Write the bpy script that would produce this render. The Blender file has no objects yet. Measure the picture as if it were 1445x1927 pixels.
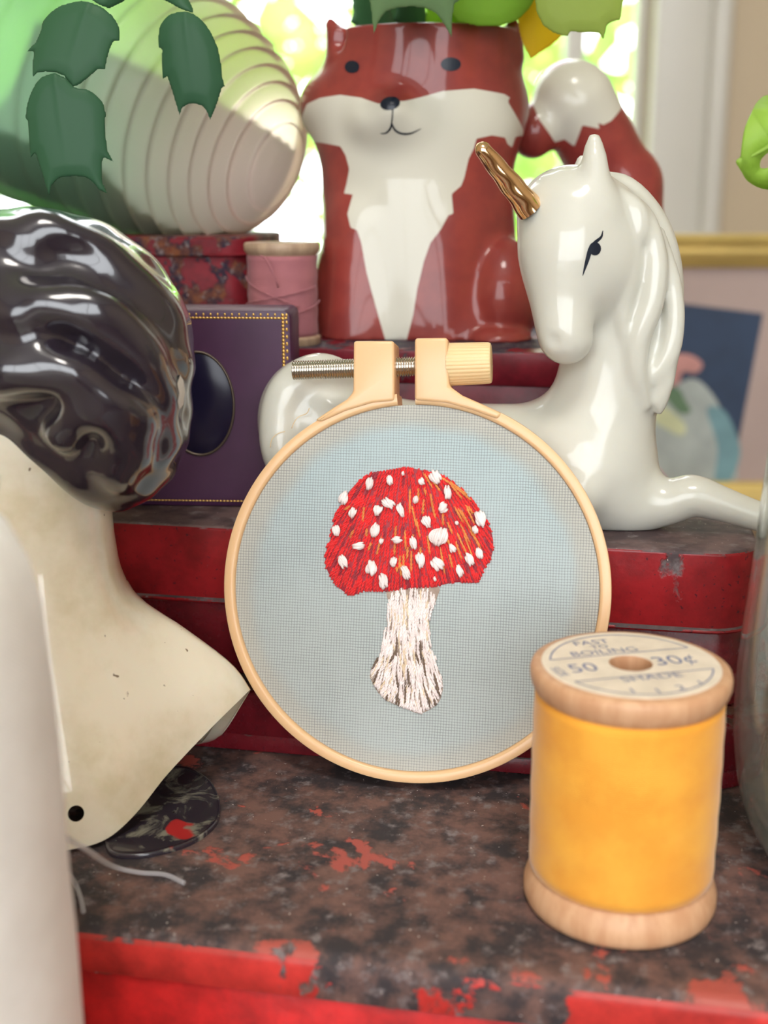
import bpy, bmesh, math, random
import numpy as np
from mathutils import Vector, Matrix
from mathutils.bvhtree import BVHTree

# ------------------------------------------------------------------ camera, world, light
# working unit: millimetres; origin = point on the big tin's top plane (z=0) under the camera
F_PX, CX, CY, CAM_H, PITCH = 2300.0, 722.5, 963.5, 108.0, math.radians(14.5)
MM = 0.001
scene = bpy.context.scene
col = scene.collection
cam_d = bpy.data.cameras.new('camera')
cam = bpy.data.objects.new('camera', cam_d)
col.objects.link(cam)
cam.location = (0, 0, CAM_H * MM)
cam.rotation_euler = (math.radians(90) - PITCH, 0, 0)
cam_d.sensor_fit = 'HORIZONTAL'
cam_d.sensor_width = 36.0
cam_d.lens = 36.0 * F_PX / 1445.0
cam_d.clip_start = 0.01
cam_d.clip_end = 100
cam_d.dof.use_dof = True
cam_d.dof.focus_distance = 0.229
cam_d.dof.aperture_fstop = 20
scene.camera = cam

world = bpy.data.worlds.new('overcast_sky')
scene.world = world
world.use_nodes = True
wn = world.node_tree.nodes
wn['Background'].inputs[0].default_value = (0.93, 0.97, 1.0, 1)
wn['Background'].inputs[1].default_value = 6.0

sun_d = bpy.data.lights.new('sun', 'SUN')
sun_d.energy = 4.5
sun_d.angle = 0.05
sun_d.color = (1.0, 0.95, 0.82)
sun = bpy.data.objects.new('sun', sun_d)
sun.rotation_euler = (math.radians(38), 0, math.radians(-25))
col.objects.link(sun)

# daylight sampling portal in the window opening (gives no light of its own)
por_d = bpy.data.lights.new('window_portal', 'AREA')
por_d.shape = 'RECTANGLE'
por_d.size, por_d.size_y = 1.16, 1.27
por_d.cycles.is_portal = True
por = bpy.data.objects.new('window_portal', por_d)
por.location = (-0.32, 1.27, 0.665)
por.rotation_euler = (math.radians(-90), 0, 0)
col.objects.link(por)
por2_d = por_d.copy(); por2_d.size, por2_d.size_y = 2.6, 1.5
por2 = bpy.data.objects.new('fill_window_portal', por2_d)  # sampling portal of the window added behind the viewer
por2.location = (-0.2, -2.22, 0.75)
por2.rotation_euler = (math.radians(90), 0, 0)
col.objects.link(por2)

FILL_W = 14.0
vs = scene.view_settings
vs.view_transform = 'Standard'
vs.look = 'None'
vs.gamma = 1.0
vs.use_curve_mapping = False
vs.exposure = 0.2

# ------------------------------------------------------------------ helpers
ct, st = math.cos(PITCH), math.sin(PITCH)

def ray(px, py):
    a, b = (px - CX) / F_PX, (py - CY) / F_PX
    return np.array([a, ct - b * st, -st - b * ct])

CAMP = np.array([0, 0, CAM_H])

def P(px, py, y):
    d = ray(px, py)
    return CAMP + d * (y / d[1])

def G(px, py, z=0.0):
    d = ray(px, py)
    return CAMP + d * ((z - CAM_H) / d[2])

def SC(px, py, y):
    p = P(px, py, y)
    return (p[1] * ct + (CAM_H - p[2]) * st) / F_PX

def lin(r, g, b):
    f = lambda c: (c / 255 / 12.92) if c / 255 <= 0.04045 else ((c / 255 + 0.055) / 1.055) ** 2.4
    return (f(r), f(g), f(b), 1.0)

def thing(name, label, cat, loc, rot=None, group=None, kind=None):
    o = bpy.data.objects.new(name, None)
    o.empty_display_size = 0.01
    col.objects.link(o)
    m = Matrix.Translation(Vector(loc) * MM)
    if rot is not None:
        m = m @ (rot.to_4x4() if isinstance(rot, Matrix) else Matrix.Rotation(rot, 4, 'Z'))
    o.matrix_world = m
    tag(o, label, cat, group, kind)
    return o

def tag(o, label=None, cat=None, group=None, kind=None):
    if label: o['label'] = label
    if cat: o['category'] = cat
    if group: o['group'] = group
    if kind: o['kind'] = kind
    return o

def mk(name, V, F, mat, parent=None, smooth=True, world=False, loc=None):
    """one mesh object; V in mm, local to the parent's frame, or in world mm if world=True"""
    V = np.asarray(V, dtype=float).reshape(-1, 3) * MM
    root = parent
    top = None
    if parent is not None:
        top = parent
        while top.parent is not None:
            top = top.parent
    o_loc = None
    if world and top is not None:
        inv = np.array(top.matrix_basis.inverted())
        V = V @ inv[:3, :3].T + inv[:3, 3]
    elif loc is not None:
        o_loc = np.array(loc) * MM
        V = V - o_loc
    me = bpy.data.meshes.new(name)
    me.from_pydata(V.tolist(), [], [list(map(int, f)) for f in F])
    me.update()
    if smooth:
        me.shade_smooth()
    o = bpy.data.objects.new(name, me)
    if mat: me.materials.append(mat)
    col.objects.link(o)
    if parent is not None:
        o.parent = parent
    if o_loc is not None:
        o.location = o_loc
    return o

def sharp(o, deg=35):
    o.data.set_sharp_from_angle(angle=math.radians(deg))
    return o

class MB:
    def __init__(self): self.V, self.F = [], []
    def add(self, V, F):
        n = len(self.V)
        self.V.extend([tuple(v) for v in V])
        self.F.extend([tuple(i + n for i in f) for f in F])
    def build(self, name, mat, parent=None, **k):
        return mk(name, self.V, self.F, mat, parent, **k)

def box(x0, x1, y0, y1, z0, z1):
    V = [(x, y, z) for z in (z0, z1) for y in (y0, y1) for x in (x0, x1)]
    F = [(0, 2, 3, 1), (4, 5, 7, 6), (0, 1, 5, 4), (2, 6, 7, 3), (0, 4, 6, 2), (1, 3, 7, 5)]
    return V, F

def lathe(prof, n=64, c=(0, 0, 0), cap0=False, cap1=False):
    V, F = [], []
    for r, z in prof:
        for k in range(n):
            a = 2 * math.pi * k / n
            V.append((c[0] + r * math.cos(a), c[1] + r * math.sin(a), c[2] + z))
    for i in range(len(prof) - 1):
        for k in range(n):
            k2 = (k + 1) % n
            F.append((i * n + k, i * n + k2, (i + 1) * n + k2, (i + 1) * n + k))
    if cap0: F.append(tuple(range(n - 1, -1, -1)))
    if cap1: F.append(tuple(range((len(prof) - 1) * n, len(prof) * n)))
    return V, F

def frame_along(pts):
    pts = np.asarray(pts, float)
    T = np.gradient(pts, axis=0)
    T /= np.linalg.norm(T, axis=1)[:, None] + 1e-12
    up = np.array([0, 0, 1.0]) if abs(T[0][2]) < 0.9 else np.array([1.0, 0, 0])
    N = []
    n = up - T[0] * up.dot(T[0]); n /= np.linalg.norm(n)
    for t in T:
        n = n - t * n.dot(t); n /= np.linalg.norm(n) + 1e-12
        N.append(n)
    N = np.array(N)
    return pts, T, N, np.cross(T, N)

def tube(pts, rad, seg=8, caps=True):
    pts, T, N, B = frame_along(pts)
    m = len(pts)
    rad = np.broadcast_to(np.asarray(rad, float), (m,))
    a = np.arange(seg) * 2 * math.pi / seg
    V = (pts[:, None, :] + rad[:, None, None] * (np.cos(a)[None, :, None] * N[:, None, :] + np.sin(a)[None, :, None] * B[:, None, :])).reshape(-1, 3)
    F = [(i * seg + k, i * seg + (k + 1) % seg, (i + 1) * seg + (k + 1) % seg, (i + 1) * seg + k) for i in range(m - 1) for k in range(seg)]
    if caps:
        F.append(tuple(range(seg - 1, -1, -1)))
        F.append(tuple(range((m - 1) * seg, m * seg)))
    return V.tolist(), F

def spline(ctrl, n=40):
    """Catmull-Rom through control points (any dimension)"""
    c = np.asarray(ctrl, float)
    c = np.vstack([2 * c[0] - c[1], c, 2 * c[-1] - c[-2]])
    out = []
    m = len(c) - 3
    for t in np.linspace(0, m, n):
        i = min(int(t), m - 1); u = t - i
        p0, p1, p2, p3 = c[i:i + 4]
        out.append(0.5 * (2 * p1 + (p2 - p0) * u + (2 * p0 - 5 * p1 + 4 * p2 - p3) * u * u + (3 * p1 - p0 - 3 * p2 + p3) * u ** 3))
    return np.array(out)

def closed_spline(ctrl, n=80):
    c = np.asarray(ctrl, float)
    k = len(c); out = []
    for t in np.linspace(0, k, n, endpoint=False):
        i = int(t); u = t - i
        p0, p1, p2, p3 = c[(i - 1) % k], c[i % k], c[(i + 1) % k], c[(i + 2) % k]
        out.append(0.5 * (2 * p1 + (p2 - p0) * u + (2 * p0 - 5 * p1 + 4 * p2 - p3) * u * u + (3 * p1 - p0 - 3 * p2 + p3) * u ** 3))
    return np.array(out)

# ---- implicit surfaces -> mesh (surface nets)
class SDF:
    def __init__(self, lo, hi, step):
        self.lo, self.step = np.array(lo, float), step
        n = np.ceil((np.array(hi) - self.lo) / step).astype(int) + 1
        ax = [(self.lo[i] + step * np.arange(n[i])).astype(np.float32) for i in range(3)]
        self.X, self.Y, self.Z = np.meshgrid(*ax, indexing='ij', sparse=True)
        self.shape = tuple(n)
        self.d = np.full(self.shape, 1e3, np.float32)
    def ell(self, c, r):
        x, y, z = self.X - c[0], self.Y - c[1], self.Z - c[2]
        k0 = np.sqrt((x / r[0]) ** 2 + (y / r[1]) ** 2 + (z / r[2]) ** 2)
        k1 = np.sqrt((x / r[0] ** 2) ** 2 + (y / r[1] ** 2) ** 2 + (z / r[2] ** 2) ** 2)
        return k0 * (k0 - 1) / (k1 + 1e-9)
    def cone(self, a, b, ra, rb, ys=1.0, yc=0.0):
        a, b = np.array(a, float), np.array(b, float)
        Y = yc + (self.Y - yc) * ys if ys != 1.0 else self.Y
        if ys != 1.0:
            a = a.copy(); b = b.copy(); a[1] = yc + (a[1] - yc) * ys; b[1] = yc + (b[1] - yc) * ys
        ba = b - a
        x, y, z = self.X - a[0], Y - a[1], self.Z - a[2]
        h = np.clip((x * ba[0] + y * ba[1] + z * ba[2]) / max(ba.dot(ba), 1e-9), 0, 1)
        return np.sqrt((x - ba[0] * h) ** 2 + (y - ba[1] * h) ** 2 + (z - ba[2] * h) ** 2) - (ra + (rb - ra) * h)
    def add(self, d, k=0.0):
        if k <= 0: self.d = np.minimum(self.d, d)
        else:
            h = np.maximum(k - np.abs(self.d - d), 0) / k
            self.d = np.minimum(self.d, d) - h * h * k * 0.25
    def cut(self, d, k=0.0):
        e = -d
        if k <= 0: self.d = np.maximum(self.d, e)
        else:
            h = np.maximum(k - np.abs(self.d - e), 0) / k
            self.d = np.maximum(self.d, e) + h * h * k * 0.25
    def chain(self, pts, k, kin=None):
        """pts: (px,py,y,r_px); one smooth tube, evaluated only near itself"""
        w = np.array([list(P(*p[:3])) + [p[3] * SC(*p[:3])] for p in pts])
        w = spline(w, (len(w) - 1) * 5 + 1) if len(w) > 2 else w
        mg = w[:, 3].max() + k + 4
        a = np.clip(np.floor((w[:, :3].min(0) - mg - self.lo) / self.step).astype(int), 0, None)
        b = np.minimum(np.ceil((w[:, :3].max(0) + mg - self.lo) / self.step).astype(int) + 1, self.shape)
        X, Y, Z = self.X[a[0]:b[0]], self.Y[:, a[1]:b[1]], self.Z[:, :, a[2]:b[2]]
        dd = None
        for p, q in zip(w[:-1], w[1:]):
            ba = q[:3] - p[:3]
            x, y, z = X - np.float32(p[0]), Y - np.float32(p[1]), Z - np.float32(p[2])
            h = np.clip((x * ba[0] + y * ba[1] + z * ba[2]) / max(ba.dot(ba), 1e-9), 0, 1)
            e = np.sqrt((x - ba[0] * h) ** 2 + (y - ba[1] * h) ** 2 + (z - ba[2] * h) ** 2) - (p[3] + (q[3] - p[3]) * h)
            dd = e if dd is None else np.minimum(dd, e)
        sl = (slice(a[0], b[0]), slice(a[1], b[1]), slice(a[2], b[2]))
        D = self.d[sl]
        h = np.maximum(k - np.abs(D - dd), 0) / k
        self.d[sl] = np.minimum(D, dd) - h * h * k * 0.25
    def mesh(self, smooth=3):
        D = self.d
        s = D < 0
        nx, ny, nz = D.shape
        cs = np.zeros((nx - 1, ny - 1, nz - 1), np.int8)
        for i in (0, 1):
            for j in (0, 1):
                for k in (0, 1):
                    cs += s[i:nx - 1 + i, j:ny - 1 + j, k:nz - 1 + k]
        act = (cs > 0) & (cs < 8)
        I, J, K = np.nonzero(act)
        idx = np.full(act.shape, -1, np.int64); idx[I, J, K] = np.arange(len(I))
        acc = np.zeros((len(I), 3)); cnt = np.zeros(len(I))
        for ax in range(3):
            o1, o2 = [a for a in range(3) if a != ax]
            for u in (0, 1):
                for v in (0, 1):
                    off = [0, 0, 0]; off[o1] = u; off[o2] = v
                    a = D[I + off[0], J + off[1], K + off[2]]
                    off2 = list(off); off2[ax] = 1
                    b = D[I + off2[0], J + off2[1], K + off2[2]]
                    m = (a < 0) != (b < 0)
                    t = np.where(m, a / np.where(m, a - b, 1), 0)
                    p = np.zeros((len(I), 3)); p[:, o1] = u; p[:, o2] = v; p[:, ax] = t
                    acc[m] += p[m]; cnt[m] += 1
        V = self.lo + self.step * (np.stack([I, J, K], 1) + acc / cnt[:, None])
        Fs = []
        for ax in range(3):
            o1, o2 = (ax + 1) % 3, (ax + 2) % 3
            a = [slice(None)] * 3; b = [slice(None)] * 3
            a[ax] = slice(0, -1); b[ax] = slice(1, None)
            sa, sb = s[tuple(a)], s[tuple(b)]
            E = np.stack(np.nonzero(sa != sb), 1)
            lim = np.array(act.shape)
            ok = (E[:, o1] > 0) & (E[:, o2] > 0) & (E[:, o1] < lim[o1]) & (E[:, o2] < lim[o2])
            E = E[ok]
            q = []
            for du, dv in ((-1, -1), (0, -1), (0, 0), (-1, 0)):
                e = E.copy(); e[:, o1] += du; e[:, o2] += dv
                q.append(idx[e[:, 0], e[:, 1], e[:, 2]])
            q = np.stack(q, 1)
            flip = ~sa[E[:, 0], E[:, 1], E[:, 2]]
            q[flip] = q[flip][:, ::-1]
            Fs.append(q)
        F = np.concatenate(Fs)
        F = F[(F >= 0).all(1)]
        if smooth:
            e = np.concatenate([F[:, [0, 1]], F[:, [1, 2]], F[:, [2, 3]], F[:, [3, 0]]])
            e = np.concatenate([e, e[:, ::-1]])
            n = len(V)
            deg = np.bincount(e[:, 0], minlength=n).astype(float)
            for it in range(smooth):
                for lam in (0.6, -0.5):
                    L = np.stack([np.bincount(e[:, 0], V[e[:, 1], c], n) for c in range(3)], 1) / deg[:, None] - V
                    V = V + lam * L
        return V, F

def poly_sd(pts, poly):
    """signed distance of 2D pts to polygon, negative inside"""
    poly = np.asarray(poly, float)
    d = np.full(len(pts), 1e18); ins = np.zeros(len(pts), bool)
    for i in range(len(poly)):
        a, b = poly[i], poly[(i + 1) % len(poly)]
        ba = b - a; pa = pts - a
        h = np.clip((pa @ ba) / (ba @ ba + 1e-12), 0, 1)
        d = np.minimum(d, ((pa - h[:, None] * ba) ** 2).sum(1))
        c = ((a[1] > pts[:, 1]) != (b[1] > pts[:, 1]))
        xi = (b[0] - a[0]) * (pts[:, 1] - a[1]) / (b[1] - a[1] + 1e-12) + a[0]
        ins ^= c & (pts[:, 0] < xi)
    return np.where(ins, -1, 1) * np.sqrt(d)

def in_poly(x, y, poly):
    return poly_sd(np.array([[x, y]]), poly)[0] < 0

def stamp(bvh, pxpoly, off=0.08, rings=4):
    """a thin painted patch lying on a surface: outline by photo pixels, cast onto the mesh (mm)"""
    poly = np.asarray(pxpoly, float); c = poly.mean(0)
    V, F = [], []
    n = len(poly)
    for r in range(rings + 1):
        s = 1 - r / (rings + 0.001)
        for p in poly:
            q = c + (p - c) * s
            d = ray(*q); d /= np.linalg.norm(d)
            hit = bvh.ray_cast(Vector(CAMP), Vector(d))
            if hit[0] is None:
                V.append(V[-1] if V else (0, 0, 0)); continue
            V.append(tuple(hit[0] + hit[1] * off))
    for r in range(rings):
        for k in range(n):
            F.append((r * n + k, r * n + (k + 1) % n, (r + 1) * n + (k + 1) % n, (r + 1) * n + k))
    return V, F

def stamp_stroke(bvh, ctrl, off=0.08, n=24):
    """ctrl: (px,py,halfwidth)"""
    s = spline(ctrl, n)
    V, F = [], []
    for i in range(n):
        t = s[min(i + 1, n - 1), :2] - s[max(i - 1, 0), :2]
        t /= np.linalg.norm(t) + 1e-9
        nn = np.array([-t[1], t[0]])
        for sgn in (-1, 0, 1):
            q = s[i, :2] + nn * sgn * s[i, 2]
            d = ray(*q); d /= np.linalg.norm(d)
            hit = bvh.ray_cast(Vector(CAMP), Vector(d))
            V.append(tuple(hit[0] + hit[1] * off) if hit[0] is not None else V[-1])
    for i in range(n - 1):
        for k in (0, 1):
            F.append((i * 3 + k, i * 3 + k + 1, i * 3 + 4 + k, i * 3 + 3 + k))
    return V, F

# ------------------------------------------------------------------ materials
def new_mat(name):
    m = bpy.data.materials.new(name)
    m.use_nodes = True
    nt = m.node_tree
    return m, nt, nt.nodes['Principled BSDF']

def nd(nt, t, **k):
    n = nt.nodes.new(t)
    for a, v in k.items():
        if a.startswith('i_'):
            key = a[2:]
            n.inputs[int(key) if key.isdigit() else key.replace('_', ' ')].default_value = v
        else:
            setattr(n, a, v)
    return n

def mixc(nt, fac, a, b):
    m = nt.nodes.new('ShaderNodeMix'); m.data_type = 'RGBA'
    for s, v in ((0, fac), (6, a), (7, b)):
        if hasattr(v, 'links') or hasattr(v, 'is_linked'):
            nt.links.new(v, m.inputs[s])
        else:
            m.inputs[s].default_value = v
    return m.outputs[2]

def mth(nt, op, a, b=None, c=None, clamp=False):
    m = nt.nodes.new('ShaderNodeMath'); m.operation = op; m.use_clamp = clamp
    for i, v in enumerate((a, b, c)):
        if v is None: continue
        if hasattr(v, 'is_linked'): nt.links.new(v, m.inputs[i])
        else: m.inputs[i].default_value = v
    return m.outputs[0]

def ramp(nt, fac, lo, hi, v0=0.0, v1=1.0):
    m = nt.nodes.new('ShaderNodeMapRange'); m.interpolation_type = 'SMOOTHSTEP'
    nt.links.new(fac, m.inputs[0])
    m.inputs[1].default_value, m.inputs[2].default_value = lo, hi
    m.inputs[3].default_value, m.inputs[4].default_value = v0, v1
    return m.outputs[0]

def noise(nt, scale, detail=4, rough=0.55, vec=None, dist=0.0):
    n = nt.nodes.new('ShaderNodeTexNoise')
    n.inputs['Scale'].default_value = scale
    n.inputs['Detail'].default_value = detail
    n.inputs['Roughness'].default_value = rough
    n.inputs['Distortion'].default_value = dist
    if vec is None:
        vec = nt.nodes.new('ShaderNodeTexCoord').outputs['Object']
    nt.links.new(vec, n.inputs['Vector'])
    return n.outputs[0]

def bump(nt, bs, h, strength=0.3, dist=0.0003):
    b = nt.nodes.new('ShaderNodeBump')
    b.inputs['Strength'].default_value = strength
    b.inputs['Distance'].default_value = dist
    nt.links.new(h, b.inputs['Height'])
    nt.links.new(b.outputs[0], bs.inputs['Normal'])

def simple(name, rgb, rough=0.5, metal=0.0, coat=0.0, sss=0.0, vary=0.0, scale=200, bmp=0.0, spec=0.5):
    m, nt, bs = new_mat(name)
    c = lin(*rgb)
    if vary > 0:
        n = noise(nt, scale)
        d = tuple(min(1, x * (1 - vary)) for x in c[:3]) + (1,)
        nt.links.new(mixc(nt, ramp(nt, n, 0.3, 0.7), c, d), bs.inputs['Base Color'])
    else:
        bs.inputs['Base Color'].default_value = c
    bs.inputs['Roughness'].default_value = rough
    bs.inputs['Metallic'].default_value = metal
    bs.inputs['Coat Weight'].default_value = coat
    bs.inputs['Coat Roughness'].default_value = 0.04
    bs.inputs['Specular IOR Level'].default_value = spec
    if sss > 0:
        bs.inputs['Subsurface Weight'].default_value = sss
        bs.inputs['Subsurface Radius'].default_value = (1, 0.8, 0.6)
        bs.inputs['Subsurface Scale'].default_value = 0.003
    if bmp > 0:
        bump(nt, bs, noise(nt, scale * 2), bmp)
    return m

def tin_mat(name, paint, rust=(62, 50, 48), scale=70, top=0.0, side=-0.2, seed=0.0, rough=0.28, band=None, rust2=(105, 66, 52), spots=0.0, paint_top=None):
    """worn enamel: paint where the noise stays under a limit, bare rust above it"""
    m, nt, bs = new_mat(name)
    tc = nt.nodes.new('ShaderNodeTexCoord')
    mp = nd(nt, 'ShaderNodeMapping'); mp.inputs['Location'].default_value = (seed, seed * 1.7, seed * 0.6)
    nt.links.new(tc.outputs['Object'], mp.inputs[0])
    v = mp.outputs[0]
    n1 = noise(nt, scale, 7, 0.62, v, 0.4)
    n2 = noise(nt, scale * 6, 5, 0.6, v)
    geo = nt.nodes.new('ShaderNodeNewGeometry')
    sep = nt.nodes.new('ShaderNodeSeparateXYZ'); nt.links.new(geo.outputs['True Normal'], sep.inputs[0])
    upw = ramp(nt, sep.outputs[2], 0.3, 0.7)
    bias = mth(nt, 'MULTIPLY_ADD', upw, top - side, side)
    f = mth(nt, 'ADD', n1, bias)
    f = mth(nt, 'MULTIPLY_ADD', n2, 0.16, mth(nt, 'SUBTRACT', f, 0.08))
    if band is not None:      # extra wear between two places along the tin: (x centre, half width, gain)
        s2 = nt.nodes.new('ShaderNodeSeparateXYZ'); nt.links.new(tc.outputs['Object'], s2.inputs[0])
        q = mth(nt, 'ABSOLUTE', mth(nt, 'SUBTRACT', s2.outputs[0], band[0]))
        q = ramp(nt, q, band[1] * 0.8, band[1] * 1.15, band[2], band[3])
        q = mth(nt, 'MULTIPLY', q, mth(nt, 'SUBTRACT', 1.0, upw))
        f = mth(nt, 'ADD', f, q)
    mask = ramp(nt, f, 0.49, 0.53)
    n3 = noise(nt, scale * 2.2, 6, 0.65, v)
    rc = mixc(nt, ramp(nt, n3, 0.38, 0.66), lin(*rust), lin(*rust2))
    rc = mixc(nt, ramp(nt, n2, 0.52, 0.78), rc, lin(132, 122, 122))
    rc = mixc(nt, ramp(nt, noise(nt, 1400, 2, 0.5, v), 0.72, 0.76), rc, lin(196, 184, 178))
    p2 = tuple(int(c * 0.72) for c in paint)
    pc = mixc(nt, ramp(nt, n3, 0.3, 0.75), lin(*paint), lin(*p2))
    if paint_top: pc = mixc(nt, upw, pc, lin(*paint_top))
    if spots > 0:
        sp = ramp(nt, noise(nt, 900, 3, 0.6, v), 0.63, 0.68, 0.0, spots)
        pc = mixc(nt, sp, pc, lin(40, 24, 34))
    nt.links.new(mixc(nt, mask, pc, rc), bs.inputs['Base Color'])
    bs.inputs['Specular IOR Level'].default_value = 0.28
    r = mth(nt, 'MULTIPLY_ADD', mask, 0.30, rough)
    r = mth(nt, 'MULTIPLY_ADD', n2, 0.1, r)
    nt.links.new(r, bs.inputs['Roughness'])
    h = mth(nt, 'MULTIPLY_ADD', n2, 0.5, mth(nt, 'MULTIPLY', mask, -0.6))
    bump(nt, bs, h, 0.45, 0.0004)
    return m

M = {}
M['wall'] = simple('wall_paint', (188, 170, 144), 0.8, vary=0.05, scale=4)
M['ceiling'] = simple('ceiling_paint', (225, 222, 215), 0.9, vary=0.03, scale=4)
M['floor'] = simple('floor_wood', (120, 88, 62), 0.5, vary=0.3, scale=8)
M['trim'] = simple('trim_paint', (200, 196, 186), 0.35, vary=0.03, scale=10)
M['table'] = simple('table_wood', (112, 92, 78), 0.45, vary=0.3, scale=30, bmp=0.1)

# ------------------------------------------------------------------ the room
FLOOR, CEIL, WY = -790.0, 1610.0, 1250.0
TABLE = -46.0
WX0, WX1, WZ0, WZ1 = -900.0, 262.0, 30.0, 1300.0
b = MB()
b.add(*box(-1700, WX0, WY, WY + 90, FLOOR, CEIL)); b.add(*box(WX1, 1500, WY, WY + 90, FLOOR, CEIL))
b.add(*box(WX0, WX1, WY, WY + 90, FLOOR, WZ0)); b.add(*box(WX0, WX1, WY, WY + 90, WZ1, CEIL))
tag(b.build('wall_back', M['wall'], smooth=False), 'beige painted wall around the window', kind='structure')
for nm, bx, mt, lb in (('wall_left', box(-1790, -1700, -2200, WY + 90, FLOOR, CEIL), 'wall', 'beige painted wall beside the window'),
                       ('wall_right', box(1500, 1590, -2200, WY + 90, FLOOR, CEIL), 'wall', 'beige painted wall by the picture frame'),
                       ('floor', box(-1790, 1590, -2290, WY + 90, FLOOR - 60, FLOOR), 'floor', 'brown wooden floor of the room'),
                       ('ceiling', box(-1790, 1590, -2290, WY + 90, CEIL, CEIL + 60), 'ceiling', 'white painted ceiling of the room')):
    b = MB(); b.add(*bx)
    tag(b.build(nm, M[mt], smooth=False), lb, kind='structure')

# wall behind the viewer; its window opening is added for soft frontal fill
DX0, DX1, DZ0, DZ1 = -1500.0, 1100.0, 0.0, 1500.0
b = MB()
b.add(*box(-1700, DX0, -2290, -2200, FLOOR, CEIL)); b.add(*box(DX1, 1500, -2290, -2200, FLOOR, CEIL))
b.add(*box(DX0, DX1, -2290, -2200, FLOOR, DZ0)); b.add(*box(DX0, DX1, -2290, -2200, DZ1, CEIL))
tag(b.build('wall_front', M['wall'], smooth=False), 'beige wall facing the window, with an added fill light opening', kind='structure')

# window: casing, sash, muntin, panes
win = thing('window_1', 'bright white framed window behind the fox planter', None, (-320, WY, WZ0), kind='structure')
def bevbox(name, x0, x1, y0, y1, z0, z1, mat, parent, bev=3.0, seg=3, world=True):
    V, F = box(x0, x1, y0, y1, z0, z1)
    o = mk(name, V, F, mat, parent, smooth=False, world=world)
    bm = bmesh.new(); bm.from_mesh(o.data)
    bmesh.ops.bevel(bm, geom=bm.edges[:], offset=bev * MM, segments=seg, profile=0.5, affect='EDGES')
    bm.to_mesh(o.data); bm.free()
    o.data.shade_smooth(); sharp(o, 40)
    return o
def casing(name, x0, x1, z0, z1):
    bevbox(name, x0, x1, WY - 14, WY + 1, z0, z1, M['trim'], win, 5, 4)
casing('casing', WX1 - 4, WX1 + 50, WZ0 - 70, WZ1 + 66)
bevbox('casing_bead', WX1 + 48, WX1 + 68, WY - 24, WY + 1, WZ0 - 70, WZ1 + 66, M['trim'], win, 8, 5)
casing('casing', WX0 - 66, WX0 + 4, WZ0 - 70, WZ1 + 66)
casing('casing', WX0 + 4, WX1 - 4, WZ1 - 4, WZ1 + 66)
bevbox('window_sill', WX0 - 80, WX1 + 60, WY - 60, WY + 60, WZ0 - 26, WZ0, M['trim'], win, 6)
MUN = 190.0
for x0, x1 in ((WX0, WX0 + 30), (WX1 - 12, WX1), (MUN - 10, MUN + 10), (-420, -400)):
    bevbox('sash_bar', x0, x1, WY + 36, WY + 62, WZ0, WZ1, M['trim'], win, 3)
for z0, z1 in ((WZ0, WZ0 + 25), (WZ1 - 25, WZ1)):
    bevbox('sash_rail', WX0 + 30, WX1 - 12, WY + 36, WY + 62, z0, z1, M['trim'], win, 3)
gm = bpy.data.materials.new('window_glass'); gm.use_nodes = True
nt = gm.node_tree; nt.nodes.clear()
out = nd(nt, 'ShaderNodeOutputMaterial'); tr = nd(nt, 'ShaderNodeBsdfTransparent'); gl = nd(nt, 'ShaderNodeBsdfGlossy')
gl.inputs['Roughness'].default_value = 0.0
fr = nd(nt, 'ShaderNodeFresnel'); fr.inputs[0].default_value = 1.25
mx = nd(nt, 'ShaderNodeMixShader')
nt.links.new(fr.outputs[0], mx.inputs[0]); nt.links.new(tr.outputs[0], mx.inputs[1]); nt.links.new(gl.outputs[0], mx.inputs[2])
nt.links.new(mx.outputs[0], out.inputs[0])
for x0, x1 in ((WX0 + 30, -420), (-400, MUN - 10), (MUN + 10, WX1 - 12)):
    V = [(x0, WY + 49, WZ0 + 25), (x1, WY + 49, WZ0 + 25), (x1, WY + 49, WZ1 - 25), (x0, WY + 49, WZ1 - 25)]
    mk('pane', V, [(0, 1, 2, 3)], gm, win, smooth=False, world=True)
win2 = thing('fill_window', 'wide white framed window added behind the viewer for fill light', None, (-400, -2200, DZ0), kind='structure')
for x0, x1 in ((DX0, DX0 + 40), (-650, -620), (220, 250), (DX1 - 40, DX1)):
    bevbox('sash_bar', x0, x1, -2270, -2235, DZ0, DZ1, M['trim'], win2, 4)
for z0, z1 in ((DZ0, DZ0 + 40), (DZ1 - 40, DZ1)):
    bevbox('sash_rail', DX0 + 40, DX1 - 40, -2270, -2235, z0, z1, M['trim'], win2, 4)
for x0, x1 in ((DX0 + 40, -650), (-620, 220), (250, DX1 - 40)):
    V = [(x0, -2252, DZ0 + 40), (x1, -2252, DZ0 + 40), (x1, -2252, DZ1 - 40), (x0, -2252, DZ1 - 40)]
    mk('pane', V, [(0, 1, 2, 3)], gm, win2, smooth=False, world=True)

# table
tb = thing('table', 'brown wooden table that carries the stacked tins', 'table', (0, 400, FLOOR))
bevbox('tabletop', -700, 700, 20, 1180, TABLE - 28, TABLE, M['table'], tb, 4)
for sx in (-640, 600):
    for sy in (70, 1090):
        bevbox('leg', sx, sx + 45, sy, sy + 45, FLOOR, TABLE - 28, M['table'], tb, 4)

# ceiling lamp added out of view as frontal fill light
lamp = thing('fill_lamp', 'round white ceiling lamp added for frontal fill light', 'lamp', (0, -700, CEIL - 60))
V, F = lathe([(260, 60), (280, 58), (290, 40), (285, 20), (250, 18)], 48)
mk('fill_lamp_rim', V, F, M['trim'], lamp)
ld = bpy.data.lights.new('fill_light', 'AREA'); ld.shape = 'DISK'; ld.size = 0.5; ld.energy = FILL_W; ld.color = (1.0, 0.95, 0.88)
lo = bpy.data.objects.new('fill_light', ld); col.objects.link(lo); lo.parent = lamp; lo.location = (0, 0, 0.018)

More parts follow.
